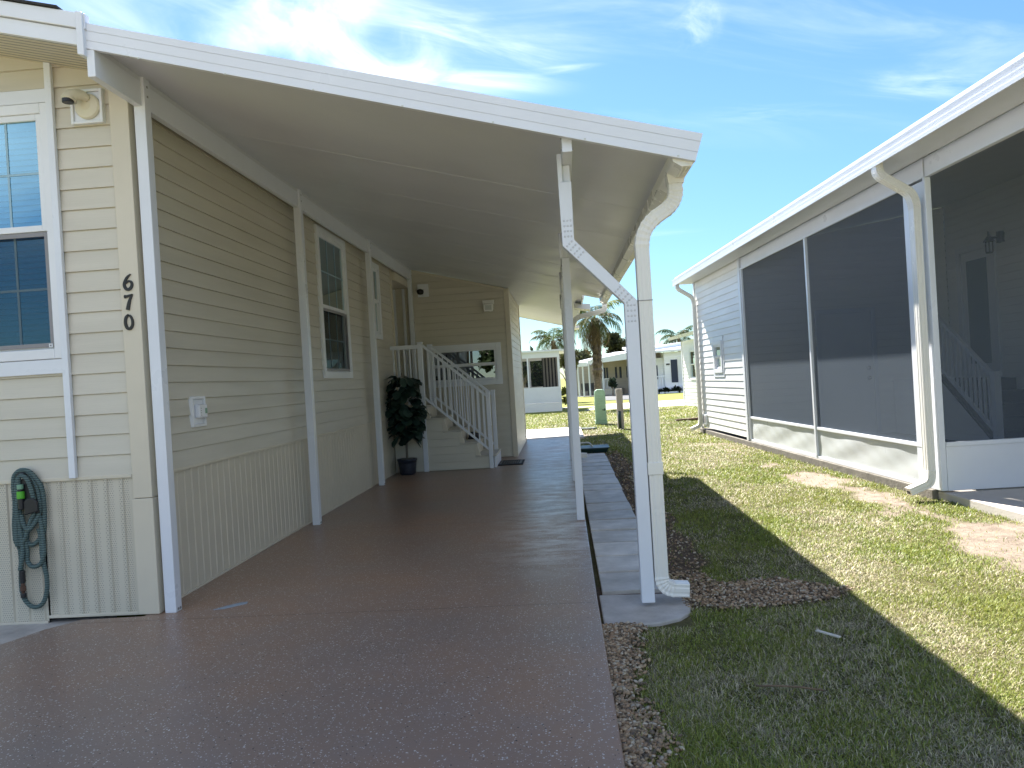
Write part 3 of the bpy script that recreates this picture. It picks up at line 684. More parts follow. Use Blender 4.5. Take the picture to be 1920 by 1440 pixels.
# white battens and bands around the front window
mb = MB(F1)
mb.box(-3.052, -3.010, .012, .040, .858, fx(-3.05) - .035); mb.build('batten', 'white', house, .003)
mb = MB(F1); mb.box(-3.66, -3.055, .006, .030, 3.178, 3.262); mb.box(-3.66, -3.055, .006, .030, 1.508, 1.597); mb.each('window_band', 'white', house, .003)
mb = MB(F1); mb.box(-3.702, -3.662, .012, .040, .858, 3.6); mb.build('batten', 'white', house, .003)
window(house, F1, *WIN, glass='glass', casing=.062, split=.51, grid=(2, 2), blind=True, screen=True)
mb = MB(F1); ring(mb, -3.135, -3.112, 1.672, 1.695, .006, .012, .026); mb.build('screen_latch', 'white_frame', house)
window(house, F1, -6.3, -5.4, 1.6, 3.17, casing=.062)
window(house, S1, *W1, glass='glass_side', casing=.075, split=.47, grid=(3, 2), blind=False, screen=True)
window(house, S1, *W2, glass='glass_side', casing=.075, split=.5, grid=None, blind=False)
# body behind, recessed entry beside the steps, roof
mb = MB(); mb.box(-7.0, -2.63, 4.80, 11.80, -.02, 3.28); mb.box(-7.0, -3.65, 11.8, 19.4, -.02, 3.28); mb.build('wall_core', 'interior', house)
mb = MB(RIGHTW(-3.62)); siding(mb, 11.9, 13.0, .8, 3.2, .1143, [(12.02, 12.9, .9, 2.9)]); mb.build('entry_wall', 'siding', house)
mb = MB(RIGHTW(-3.60)); mb.box(12.04, 12.88, -.03, .02, .86, 2.88); mb.build('entry_door', 'white_frame', house, .004)
mb = MB(); mb.box(-3.62, -2.6, 11.80, 11.86, 0, 3.2); mb.build('entry_return', 'siding', house)
mb = MB(); mb.box(-3.62, -2.5, 11.9, 13.0, 2.97, 3.10); mb.build('entry_header', 'siding_trim', house, .004)
# gable roof: shingles, white fascia, perforated rake soffit
zr = lambda x: 3.448 - .245 * (x + 2.49) if x >= RIDGE else 3.448 - .245 * (RIDGE + 2.49) + .245 * (x - RIDGE)
mb = MB()
for a, b in ((-2.63, RIDGE), (RIDGE, -7.35)):
    mb.hexa([(a, 4.06, zr(a) + .004), (a, 19.7, zr(a) + .004), (b, 19.7, zr(b) + .004), (b, 4.06, zr(b) + .004)][::(1 if a < b else -1)],
            [(a, 4.06, zr(a) + .016), (a, 19.7, zr(a) + .016), (b, 19.7, zr(b) + .016), (b, 4.06, zr(b) + .016)][::(1 if a < b else -1)])
mb.build('roof', 'shingle', house)
def rake(mb, y0, y1, zt, zb, x0=-2.485, x1=RIDGE, x2=-7.3):
    for a, b in ((x1, x0), (x2, x1)):
        mb.hexa([(a, y0, zr(a) - zb), (b, y0, zr(b) - zb), (b, y1, zr(b) - zb), (a, y1, zr(a) - zb)], [(a, y0, zr(a) - zt), (b, y0, zr(b) - zt), (b, y1, zr(b) - zt), (a, y1, zr(a) - zt)])
mb = MB(); rake(mb, 4.075, 4.12, 0, .085); rake(mb, 4.092, 4.122, .088, .175); mb.build('rake_fascia', 'white', house, .003)
mb = MB(); rake(mb, 4.123, 4.575, .150, .165, x0=-2.51); mb.build('rake_soffit', 'siding_trim', house)
mb = MB()
for k in range(9):
    yy = 4.15 + k * .048
    for a, b in ((RIDGE, -2.52),): mb.hexa([(a, yy, zr(a) - .1665), (b, yy, zr(b) - .1665), (b, yy + .006, zr(b) - .1665), (a, yy + .006, zr(a) - .1665)], [(a, yy, zr(a) - .160), (b, yy, zr(b) - .160), (b, yy + .006, zr(b) - .160), (a, yy + .006, zr(a) - .160)])
mb.each('soffit_groove', 'grey_frame', house)
mb = MB(); mb.hexa([(-2.53, 4.06, 3.222), (-2.492, 4.06, 3.212), (-2.492, 4.13, 3.212), (-2.53, 4.13, 3.222)], [(-2.53, 4.06, 3.46), (-2.492, 4.06, 3.45), (-2.492, 4.13, 3.45), (-2.53, 4.13, 3.46)]); mb.build('fascia_end', 'white', house, .004)

# things fixed to the house
num = thing('house_number', 'black brush style numerals 670 down the cream corner trim', 'house number', (-2.60, 4.545, 1.9))
def ribbon(mb, pts, ws, th=.009):
    n = len(pts); L = []; Rr = []
    for i, (x, z) in enumerate(pts):
        a, b = pts[max(i - 1, 0)], pts[min(i + 1, n - 1)]; d = Vector((b[0] - a[0], b[1] - a[1])).normalized(); w = ws[i] / 2
        L.append((x - d.y * w, z + d.x * w)); Rr.append((x + d.y * w, z - d.x * w))
    for i in range(n - 1):
        b_ = [L[i], Rr[i], Rr[i + 1], L[i + 1]]
        mb.add([(p[0], 0, p[1]) for p in b_] + [(p[0], th, p[1]) for p in b_], [(0, 1, 2, 3), (7, 6, 5, 4), (0, 4, 5, 1), (1, 5, 6, 2), (2, 6, 7, 3), (3, 7, 4, 0)])
def spl(pts, k=8):
    out = []; P = [np.array(p, float) for p in pts]; P = [2 * P[0] - P[1]] + P + [2 * P[-1] - P[-2]]
    for i in range(1, len(P) - 2):
        for j in range(k):
            t = j / k; out.append(tuple(.5 * (2 * P[i] + (P[i + 1] - P[i - 1]) * t + (2 * P[i - 1] - 5 * P[i] + 4 * P[i + 1] - P[i + 2]) * t * t + (3 * P[i] - P[i - 1] - 3 * P[i + 1] + P[i + 2]) * t ** 3)))
    out.append(tuple(P[-2])); return out
NM = lambda cx, cz: frame((cx, 4.548, cz), (1, 0, 0), (0, -1, 0))
def digit(parts, cx, cz, nm):
    mb = MB(NM(cx, cz))
    for pts, ws in parts:
        q = spl(pts); w = np.interp(np.linspace(0, 1, len(q)), np.linspace(0, 1, len(ws)), ws); ribbon(mb, [(a * .80, b * .80) for a, b in q], [x * .98 for x in w])
    mb.build(nm, 'number', num)
digit([([(.024, .062), (-.005, .038), (-.026, .002), (-.030, -.026), (-.014, -.052), (.012, -.050), (.029, -.024), (.024, .002), (.002, .008), (-.018, -.008)], [.005, .014, .017, .017, .018, .018, .016, .014, .012, .006])], -2.600, 2.036, 'numeral')
digit([([(-.026, .030), (-.026, .046), (-.012, .044), (.008, .049), (.032, .056)], [.010, .014, .015, .013, .006]), ([(.032, .056), (.014, .026), (.000, -.012), (-.012, -.060)], [.008, .014, .019, .022])], -2.603, 1.916, 'numeral')
digit([([(.000, .054), (-.022, .034), (-.029, -.006), (-.018, -.044), (.006, -.052), (.026, -.026), (.026, .016), (.010, .046), (-.008, .052)], [.014, .016, .017, .018, .018, .015, .014, .012, .005])], -2.609, 1.795, 'numeral')

lamp = thing('wall_lamp', 'round cream barn style lamp on a white square plate by the front window', 'lamp', (-2.79, 4.57, 3.12))
mb = MB(F1); ring(mb, -2.895, -2.692, 3.022, 3.232, .018, 0, .042); mb.build('mounting_frame', 'white_frame', lamp, .004)
mb = MB(F1); mb.box(-2.877, -2.710, .012, .030, 3.040, 3.214); mb.build('back_plate', 'white', lamp, .003)
LM = frame((-2.785, 4.55, 3.125), (1, 0, 0), (0, 0, 1), (0, -1, 0))
mb = MB(LM); mb.lathe([(.078, 0), (.078, .014), (.070, .022), (.03, .03)], (0, 0, 0), 28); mb.build('canopy', 'cream_metal', lamp, smooth=False)
mb = MB(); ax = [(-2.775, 4.53, 3.165), (-2.79, 4.50, 3.178), (-2.815, 4.47, 3.172), (-2.835, 4.45, 3.150), (-2.84, 4.445, 3.135)]
mb.tube(spl(ax, 4), .043, 18, (0, 1, .01), list(np.linspace(.55, 1.05, 17))); mb.build('shade', 'cream_metal', lamp, smooth=True)
mb = MB(); mb.lathe([(.030, -.022), (.033, -.02), (.033, .0)], (-2.842, 4.440, 3.137), 16); mb.build('lens', 'dark_metal', lamp)

box = thing('outlet_box', 'white weatherproof outlet cover low on the cream side wall', 'outlet', (-2.56, 5.26, 1.2))
mb = MB(S1); ring(mb, 5.165, 5.365, 1.105, 1.318, .020, 0, .03); mb.build('cover_frame', 'white_frame', box, .003)
mb = MB(S1); mb.box(5.185, 5.345, 0, .018, 1.125, 1.298); mb.build('plate', 'white', box, .003)
mb = MB(S1); mb.box(5.215, 5.335, .018, .055, 1.165, 1.262); mb.build('lid', 'white_frame', box, .008)
mb = MB(S1); mb.box(5.295, 5.325, .055, .058, 1.195, 1.232); mb.build('window', 'mint', box, .001)
mb = MB(S1)
for k in range(4): mb.box(5.232, 5.240, .055, .0565, 1.182 + k * .016, 1.188 + k * .016)
mb.each('vent_slot', 'grey_frame', box)

# coiled hose on its hook
hose = thing('garden_hose', 'teal woven garden hose coiled on a wall hook by the skirting', 'hose', (-3.33, 4.53, .5))
HP = dict(A=[(-3.421, .491), (-3.418, .593), (-3.403, .71), (-3.403, .819), (-3.394, .892), (-3.354, .926), (-3.301, .916), (-3.259, .863), (-3.232, .803), (-3.228, .701), (-3.235, .585), (-3.251, .52), (-3.308, .464), (-3.346, .473), (-3.346, .532), (-3.308, .588), (-3.267, .63)],
 B=[(-3.392, .461), (-3.393, .563), (-3.376, .708), (-3.38, .818), (-3.363, .898), (-3.324, .918), (-3.288, .879), (-3.256, .79), (-3.248, .687), (-3.268, .615), (-3.317, .559), (-3.342, .59), (-3.353, .656)],
 C=[(-3.375, .314), (-3.365, .415), (-3.37, .562), (-3.371, .672), (-3.36, .781)],
 D=[(-3.421, .491), (-3.400, .44), (-3.401, .344), (-3.411, .235), (-3.402, .146), (-3.363, .09), (-3.311, .077), (-3.263, .104), (-3.232, .176), (-3.226, .263), (-3.24, .337), (-3.251, .41), (-3.254, .483), (-3.27, .56)],
 E=[(-3.355, .561), (-3.349, .429), (-3.349, .371), (-3.324, .337), (-3.286, .332), (-3.247, .352), (-3.228, .409), (-3.232, .468), (-3.241, .556), (-3.26, .66)],
 G=[(-3.385, .47), (-3.372, .60), (-3.36, .72), (-3.352, .86), (-3.33, .895), (-3.29, .86), (-3.265, .74), (-3.275, .66), (-3.305, .61), (-3.35, .50), (-3.392, .461)])
for k, (nm, pts) in enumerate(HP.items()):
    yy = 4.552 - .013 * (k % 3) ; q = spl(pts, 7); nq = len(q)
    mb = MB(); mb.tube([(a, yy - .012 * math.sin(i / nq * 7 + k) - .010, b) for i, (a, b) in enumerate(q)], .0135, 9, (0, 1, .02), [1 + .03 * ((i % 2) * 2 - 1) for i in range(nq)]); mb.build('hose_loop', 'hose', hose, smooth=True)
mb = MB(F1); mb.prism([(-3.372, .905), (-3.345, .918), (-3.318, .91), (-3.29, .80), (-3.25, .73), (-3.24, .66), (-3.32, .655), (-3.335, .70), (-3.36, .70), (-3.372, .80)], 1, .045, .066); mb.build('hook_plate', 'black', hose, .004)
mb = MB(F1); mb.prism([(-3.322, .735), (-3.30, .755), (-3.262, .757), (-3.236, .735), (-3.234, .672), (-3.32, .652)], 1, .066, .086); mb.build('pouch', 'black', hose, .006)
mb = MB(F1); mb.lathe([(.013, .066), (.013, .071), (.007, .071), (.007, .068)], (0, 0, 0), 14)
mb.v = [(-3.337 + v[0], v[2], .885 + v[1]) for v in mb.v]; mb.build('eyelet', 'handle', hose)
for z0, z1, r, mt in ((.813, .842, .0185, 'mint'), (.755, .800, .022, 'lime'), (.800, .813, .0165, 'black'), (.69, .755, .018, 'black')):
    mb = MB(); mb.lathe([(r * .9, z0), (r, z0 + .004), (r, z1 - .004), (r * .9, z1)], (-3.338, 4.500, 0), 16); mb.build('connector', mt, hose)
for z0, z1, r, mt in ((.235, .31, .0165, 'black'), (.215, .235, .012, 'wood_dark'), (.185, .215, .0165, 'wood_dark'), (.170, .185, .010, 'wood_dark'), (.145, .172, .0165, 'dark_metal')):
    mb = MB(); mb.lathe([(r * .9, z0), (r, z0 + .004), (r, z1 - .004), (r * .9, z1)], (-3.371, 4.515, 0), 14); mb.build('fitting', mt, hose)

# ------------------------------------------------------------------ the carport
cp = thing('carport', 'white aluminium carport with slim posts and a sloping flat roof', 'carport', (-.8, 8, 0))
Y0, Y1, XE = 4.089, 11.85, .80
def slab(mb, x0, x1, y0, y1, top, th):
    mb.hexa([(x0, y0, top(x0) - th), (x1, y0, top(x1) - th), (x1, y1, top(x1) - th), (x0, y1, top(x0) - th)], [(x0, y0, top(x0)), (x1, y0, top(x1)), (x1, y1, top(x1)), (x0, y1, top(x0))])
mb = MB(); slab(mb, -2.70, .655, Y0 + .045, Y1, lambda x: rz(x) - .02, .085); mb.build('roof_panel', 'soffit', cp)
mb = MB()                                                # raised seams between the roof pans, seen on the underside
for k in range(1, 7):
    yy = Y0 + .35 + k * 1.16; slab(mb, -2.43, .65, yy, yy + .012, lambda x: rz(x) - .1045, .0018)
mb.build('panel_seam', 'soffit', cp)
mb = MB()                                                # front fascia with two pressed lines
B = lambda x: 3.401 - .2642 * (x + 2.49)
def fas(mb, y0, y1, t, b):
    mb.hexa([(-2.495, y0, B(-2.495) - b), (.815 - b * .33, y0, B(.815) - b), (.815 - b * .33, y1, B(.815) - b), (-2.495, y1, B(-2.495) - b)],
            [(-2.495, y0, B(-2.495) - t), (.815 - t * .33, y0, B(.815) - t), (.815 - t * .33, y1, B(.815) - t), (-2.495, y1, B(-2.495) - t)])
fas(mb, Y0, Y0 + .03, 0, .040); fas(mb, Y0 + .004, Y0 + .03, .040, .044); fas(mb, Y0, Y0 + .03, .044, .094); fas(mb, Y0 + .004, Y0 + .03, .094, .098); fas(mb, Y0, Y0 + .03, .098, .128); fas(mb, Y0 - .003, Y0 + .03, .128, .141)
mb.build('fascia', 'white', cp)
mb = MB()
for k in range(7): 
    x = -2.2 + k * .48; mb.box(x - .006, x + .006, Y0 - .004, Y0 + .006, B(x) - .148, B(x) - .139)
mb.each('fascia_screw', 'handle', cp)
# box gutter along the eave
gt0 = B(.8)
mb = MB(); ya, yb = Y0 + .03, Y1
mb.prism([(.655, 2.402), (.70, 2.372), (.755, 2.372), (.775, 2.40), (.80, 2.47), (.812, 2.53), (.80, 2.53), (.655, 2.47)], 1, ya, yb); mb.build('gutter', 'gutter', cp, .003)
mb = MB()
for k in range(3): mb.box(.705 + k * .018, .709 + k * .018, ya + .02, yb - .02, 2.3685, 2.373)
mb.each('gutter_rib', 'gutter', cp)
# beams
mb = MB(); mb.box(-2.497, -2.452, Y0 + .002, 13.0, 3.105, 3.256); mb.build('beam', 'white', cp, .003)
mb = MB(); mb.box(-2.4965, -2.4525, 4.12, 13.0, 3.256, 3.296); mb.build('beam_cap', 'soffit', cp)
mb = MB(); mb.box(.078, .132, Y0 + .05, 12.2, 2.502, 2.662); mb.build('beam', 'white', cp, .003)
mb = MB()
for s in (0, 1):
    for z in (2.52, 2.58, 2.64):
        mb.lathe([(.005, -.004), (.005, .004)], (.076 + .058 * s, 4.16, z), 8)
mb.each('beam_screw', 'screw', cp)
# wall side posts
def post_bm(x0, x1, y, z1, w=.074):
    mb = MB(); mb.box(x0, x1, y, y + w, 0, z1); return mb
for y in (4.556, 7.36, 10.10, 12.90):
    p = post_bm(-2.503, -2.432, y, 3.285).build('post', 'white', cp, .004)
    s = MB()
    for z in (3.165, 3.225): s.box(-2.4325, -2.4285, y + .03, y + .042, z, z + .012)
    for k in (0, 1): s.box(-2.4325, -2.4285, y + .018 + k * .026, y + .032 + k * .026, .012, .026)
    s.each('bolt', 'screw', p)
# eave side posts: the first is an offset post that jogs out over the walk
prof = [(-.037, -.037), (.037, -.037), (.037, .037), (-.037, .037)]
mb = MB(); mb.sweep([(.4165, 4.398, 0), (.4165, 4.398, 1.70), (.086, 4.398, 2.055), (.086, 4.398, 2.40)], prof, (0, 1, 0))
mb.v = [tuple(v) for v in mb.v]; bent = mb.build('offset_post', 'white', cp, .004)
mb = MB(); mb.box(.049, .0755, 4.365, 4.43, 2.40, 2.56); mb.box(.0755, .118, 4.39, 4.43, 2.40, 2.50); mb.each('post_flange', 'white', bent, .003)
mb = MB()
def dimples(cx, cz, ux, uz, rows, cols, s=.022):
    for i in range(rows):
        for j in range(cols):
            a, b = (i - (rows - 1) / 2) * s * 1.35, (j - (cols - 1) / 2) * s * .85
            x, z = cx + ux * a + uz * b, cz + uz * a - ux * b
            mb.lathe([(.0070, 0), (.0055, .0008), (.001, .0014)], (0, 0, 0), 8)
            n = 8 * 3
            mb.v[-n:] = [(x + v[0], 4.361 - v[2], z + v[1]) for v in mb.v[-n:]]
dx, dz = (.4165 - .086), (1.70 - 2.055); Lk = math.hypot(dx, dz)
dimples(.088, 2.135, 0, 1, 4, 3); dimples(.122, 2.016, dx / Lk, dz / Lk, 4, 3)
dimples(.378, 1.742, dx / Lk, dz / Lk, 4, 3); dimples(.4165, 1.635, 0, 1, 4, 3)
mb.each('dimple', 'dimple', bent, smooth=True)
for y in (6.96, 9.58, 12.15):
    mb = post_bm(.068, .138, y, 2.37); mb.box(.052, .0765, y + .01, y + .065, 2.37, 2.60); p = mb.build('post', 'white', cp, .004)
    s = MB()
    for z in (2.20, 2.30, 2.42): s.box(.064, .0685, y + .03, y + .04, z, z + .01)
    s.each('bolt', 'screw', p)
# downspouts
ds = downspout(cp, [(.70, 4.40, 2.40), (.705, 4.40, 2.245), (.498, 4.40, 2.115), (.498, 4.40, .072), (.648, 4.40, .060)], .078, .085, .125)
mb = MB(); mb.prism([(.655, 2.405), (.755, 2.405), (.748, 2.345), (.662, 2.345)], 1, 4.35, 4.45); mb.build('outlet', 'downspout', ds)
mb = MB(); mb.box(.455, .541, 4.353, 4.447, .72, .79); mb.build('coupler', 'downspout', ds, .003)
mb = MB(); mb.box(.457, .539, 4.355, 4.445, 1.70, 1.704); mb.build('joint', 'grey_frame', ds)
ds2 = downspout(cp, [(.745, 12.1, 2.42), (.745, 12.1, 2.30), (.26, 12.1, 2.21), (.20, 12.1, 2.0), (.20, 12.1, .10), (.215, 12.1, .06), (.33, 12.1, .05)], .075, .08, .11)

# ------------------------------------------------------------------ utility room at the back of the carport
shed = thing('utility_room', 'cream sided utility room at the back of the carport', 'room', (-1.6, 14.5, 0))
FS = FRONT(13.0); RS = RIGHTW(-.815); SW = (-2.26, -.985, 1.245, 1.955)
ceil_b = lambda x: rz(x) - .11
mb = MB(FS); siding(mb, -3.62, -.87, .01, 3.5, .117, [SW], (3.401 - PITCH * 2.49 - .115, -PITCH)); mb.build('front_siding', 'siding', shed)
mb = MB(RS); siding(mb, 13.06, 16.1, .01, 2.84, .117); mb.build('side_siding', 'siding', shed)
mb = MB(); mb.box(-.885, -.798, 12.978, 13.065, 0, 2.85); mb.build('corner_trim', 'siding_trim', shed, .004)
mb = MB(); mb.box(-.84, -.795, 16.06, 16.14, 0, 2.85); mb.build('corner_trim', 'siding_trim', shed, .004)
mb = MB(FS); cb = lambda x: ceil_b(x)
mb.hexa([(-3.6, 0, cb(-3.6) - .035), (-.87, 0, cb(-.87) - .035), (-.87, .022, cb(-.87) - .035), (-3.6, .022, cb(-3.6) - .035)], [(-3.6, 0, cb(-3.6)), (-.87, 0, cb(-.87)), (-.87, .022, cb(-.87)), (-3.6, .022, cb(-3.6))]); mb.build('top_trim', 'siding_trim', shed, .003)
mb = MB(FS)
for x in (-2.76, -2.60): mb.box(x - .022, x + .022, 0, .022, .8, 2.96)
mb.each('batten', 'white', shed, .003)
mb = MB(); mb.box(-3.6, -.84, 13.22, 16.06, -.02, 2.80); mb.build('wall_core', 'interior', shed)
window(shed, FS, *SW, glass='glass_dark', casing=.085, split=.5, grid=None, blind=False)
rb2 = lambda x: rz(x) + .035
mb = MB(); slab(mb, -3.62, .40, 11.6, 19.6, rb2, .135); mb.build('roof', 'soffit', shed)
mb = MB(); slab(mb, -3.62, .445, 19.601, 19.63, lambda x: rb2(x) + .005, .150); mb.build('fascia', 'white', shed)
mb = MB(); mb.prism([(.401, 2.495), (.425, 2.495), (.452, 2.62), (.452, 2.67), (.401, 2.67)], 1, 12.0, 19.6); mb.build('gutter', 'gutter', shed)
mb = MB(); mb.box(.402, .52, 19.0, 19.63, 2.475, 2.54); mb.build('gutter_end', 'gutter', shed, .004)
mb = MB(); mb.hexa([(.30, 13.0, 2.45), (.56, 13.0, 2.40), (.56, 13.4, 2.40), (.30, 13.4, 2.45)], [(.30, 13.0, 2.53), (.56, 13.0, 2.50), (.56, 13.4, 2.50), (.30, 13.4, 2.53)]); mb.build('vent_hood', 'gutter', shed, .004)

cam_ = thing('security_camera', 'small dark dome camera on a white plate high on the utility room', 'camera', (-2.25, 12.97, 2.9))
mb = MB(FS); mb.box(-2.345, -2.155, .012, .035, 2.80, 3.02); mb.build('mounting_plate', 'white_frame', cam_, .004)
mb = MB(); mb.lathe([(.012, -.055), (.045, -.045), (.060, -.01), (.055, .025), (.02, .04)], (-2.285, 12.88, 2.885), 18); mb.build('camera_head', 'black', cam_, smooth=True)
mb = MB(); mb.bar((-2.24, 12.97, 2.93), (-2.28, 12.89, 2.915), .03, .03); mb.build('bracket', 'white_frame', cam_)
fl = thing('flood_light', 'square pale floodlight beside the corner of the utility room', 'lamp', (-1.15, 12.96, 2.57))
mb = MB(FS); mb.box(-1.25, -1.05, .012, .05, 2.605, 2.675); mb.build('housing', 'gutter', fl, .006)
mb = MB(FS); mb.prism([(-1.24, 2.61), (-1.06, 2.61), (-1.075, 2.475), (-1.225, 2.475)], 1, .03, .12); mb.build('shade', 'gutter', fl, .012)
mb = MB(FS); mb.box(-1.205, -1.095, .118, .124, 2.50, 2.58); mb.build('lens', 'handle', fl, .01)

# ------------------------------------------------------------------ steps with white railing
st = thing('entry_stairs', 'cream sided entry steps with white railings rising to the left', 'stairs', (-1.8, 12, 0))
ST0, ST1 = 11.47, 12.42
edges = [(-2.56, -2.05, .990), (-2.05, -1.80, .800), (-1.80, -1.555, .600), (-1.555, -1.325, .402), (-1.325, -1.05, .203)]
mb = MB(FRONT(ST0))
tops = [(-2.56, -2.05, .97), (-2.05, -1.80, .775), (-1.80, -1.555, .575), (-1.555, -1.325, .377), (-1.325, -1.09, .178)]
for a, b, zt in tops: siding(mb, a, b, .01, zt, .117, depth=.011)
mb.build('side_cladding', 'siding', st)
mb = MB()
for a, b, zt in tops: mb.box(a, b - .002, ST0 + .018, ST1, 0, zt)
mb.build('stair_core', 'siding_trim', st)
for a, b, zt in edges:
    mb = MB(); mb.box(a - .02, b + .015, ST0 - .02, ST1, zt - .026, zt); mb.build('tread', 'tread', st, .005)
mb = MB()
for (a, b, zt), (c, d, zn) in zip(edges, edges[1:]):
    mb.hexa([(b - .02, ST0 - .012, zn), (b + .02 + .04, ST0 - .012, zn), (b + .06, ST0 + .03, zn), (b - .02, ST0 + .03, zn)], [(b - .01, ST0 - .012, zt - .028), (b + .012, ST0 - .012, zt - .028), (b + .012, ST0 + .03, zt - .028), (b - .01, ST0 + .03, zt - .028)])
mb.build('riser_trim', 'siding_trim', st, .002)
mb = MB(); mb.box(-1.075, -1.045, ST0 + .06, ST1, 0, .176); mb.build('kick_riser', 'white', st, .004)
mb = MB(FRONT(ST0)); mb.box(-2.13, -2.06, .0, .03, 0, .965); mb.build('corner_trim', 'white', st, .003)
def rail(y, full):
    rl = MB(); rl.box(-2.128, -2.056, y - .036, y + .036, .95 if y > 12 else .97, 1.935); rl.box(-2.135, -2.049, y - .043, y + .043, 1.935, 1.955); a = rl.build('newel_post', 'white', st, .004)
    rl = MB(); rl.box(-1.140, -1.080, y - .03, y + .03, 0.0 if y < 12 else .19, 1.145); rl.box(-1.146, -1.074, y - .036, y + .036, 1.145, 1.160); b = rl.build('newel_post', 'white', st, .004)
    rt = lambda x: 1.895 + (x + 2.05) * (1.10 - 1.895) / (2.05 - 1.14); rbm = lambda x: 1.10 + (x + 2.05) * (.29 - 1.10) / (2.05 - 1.14)
    rl = MB(); rl.bar((-2.056, y, rt(-2.056)), (-1.13, y, rt(-1.13)), .038, .05, (0, 1, 0)); r1 = rl.build('handrail', 'white', st, .003)
    rl = MB(); rl.bar((-2.056, y, rbm(-2.056)), (-1.13, y, rbm(-1.13)), .032, .04, (0, 1, 0)); r2 = rl.build('bottom_rail', 'white', st, .003)
    for k in range(11):
        x = -1.975 + k * .0785; bl = MB(); bl.box(x - .010, x + .010, y - .010, y + .010, rbm(x), rt(x)); bl.build('baluster', 'white', st)
    if full:
        rl = MB(); rl.box(-2.545, -2.128, y - .019, y + .019, 1.855, 1.915); rl.build('handrail', 'white', st, .003)
        rl = MB(); rl.box(-2.545, -2.128, y - .016, y + .016, 1.07, 1.11); rl.build('bottom_rail', 'white', st, .003)
        for k in range(5):
            x = -2.50 + k * .083; bl = MB(); bl.box(x - .010, x + .010, y - .010, y + .010, 1.11, 1.86); bl.build('baluster', 'white', st)
rail(ST0 - .002, True); rail(ST1 - .06, False)

# potted fig beside the steps
fig = thing('potted_fig', 'dark leaved potted fig tree standing beside the entry steps', 'plant', (-2.33, 11.22, 0))
mb = MB(); n = 24; pr = [(.100, 0), (.118, .02), (.125, .09), (.132, .16), (.140, .20), (.150, .205), (.150, .235), (.132, .235), (.128, .215)]; mb.lathe(pr, (-2.335, 11.22, 0), n); mb.build('pot', 'pot', fig, smooth=True)
mb = MB(); mb.lathe([(.128, .214), (.08, .235), (.02, .245)], (-2.335, 11.22, 0), 16); mb.build('soil', 'moss', fig)
mb = MB(); mb.tube([(-2.335, 11.22, .22), (-2.33, 11.22, .50), (-2.325, 11.21, .80), (-2.33, 11.2, 1.2), (-2.34, 11.2, 1.5)], .016, 8, (0, 1, .1), [1.15, 1, .95, .7, .4])
for s, h, l in ((1, .46, .17), (-1, .44, .13), (1, .75, .15), (-1, .9, .15)): mb.tube([(-2.33, 11.21, h), (-2.33 + s * l * .5, 11.19, h + .07), (-2.33 + s * l, 11.17, h + .16)], .009, 6)
mb.build('stem', 'bark_grey', fig, smooth=True)
def leafset(name, parent, pts, dirs, L, W, cols, mat, cup=.15, seg=3):
    V, Fc, C = [], [], []
    for p, d, l, w, c in zip(pts, dirs, L, W, cols):
        d = Vector(d).normalized(); s = d.cross(Vector((0, 0, 1)) if abs(d.z) < .95 else Vector((1, 0, 0))).normalized(); s = (Matrix.Rotation(random.uniform(-.6, .6), 3, d) @ s); nrm = s.cross(d); b = len(V)
        shp = [(0, .03), (.22, .30), (.45, .36), (.72, .50), (.92, .30), (1.0, .02)] if seg > 3 else [(0, .05), (.5, .5), (1, .03)]
        for t, ww in shp:
            q = Vector(p) + d * (l * t) - Vector((0, 0, 1)) * (l * .35 * t * t); V.append(q - s * ww * w + nrm * cup * ww * w); V.append(q); V.append(q + s * ww * w + nrm * cup * ww * w); C += [c, tuple(x * 1.15 for x in c), c]
        for i in range(len(shp) - 1):
            k = b + i * 3; Fc += [(k, k + 1, k + 4, k + 3), (k + 1, k + 2, k + 5, k + 4)]
    C = [tuple(x[:3]) + (1,) for x in C]
    return npmesh(name, np.array([v[:] for v in V]), Fc, mat, parent, C, smooth=True)
P, D, L, W, Cc = [], [], [], [], []
for k in range(210):
    z = random.uniform(.52, 1.44); a = random.uniform(0, 6.28); rr = .15 * (1 - abs(z - 1.0) / 1.1) + random.uniform(-.05, .05)
    if z < .62 and not (-.9 < math.cos(a) < 1): continue
    P.append((-2.33 + rr * math.cos(a), 11.2 + rr * math.sin(a), z)); D.append((math.cos(a), math.sin(a), random.uniform(-.9, .7))); L.append(random.uniform(.13, .20)); W.append(random.uniform(.12, .17))
    g_ = random.uniform(.5, 1.3); Cc.append((.026 * g_, .055 * g_, .043 * g_))
leafset('foliage', fig, P, D, L, W, Cc, 'figleaf', .25, 5)

mat_ = thing('doormat', 'black rubber doormat lying at the foot of the steps', 'mat', (-.86, 12.05, 0))
mb = MB(); mb.box(-1.06, -.66, 11.72, 12.36, .001, .014); mb.build('base', 'rubber', mat_, .004)
mb = MB()
ring_pts = ((-1.03, -.69, 11.75, 12.33),)
for a, b, c, d in ring_pts:
    mb.box(a, b, c, c + .03, .014, .019); mb.box(a, b, d - .03, d, .014, .019); mb.box(a, a + .03, c + .03, d - .03, .014, .019); mb.box(b - .03, b, c + .03, d - .03, .014, .019)
for k in range(8): mb.box(-.97 + k * .035, -.955 + k * .035, 11.83, 12.25, .014, .018)
mb.build('tread_pattern', 'black', mat_)
mat2 = thing('dark_bundle', 'dark bundle left on the middle stair tread', 'bundle', (-1.45, 12.2, .40))
mb = MB(); mb.hexa([(-1.53, 12.05, .404), (-1.34, 12.05, .404), (-1.34, 12.36, .404), (-1.53, 12.36, .404)], [(-1.50, 12.08, .50), (-1.37, 12.08, .47), (-1.37, 12.32, .48), (-1.50, 12.32, .52)]); mb.build('body', 'rubber', mat2, .02)

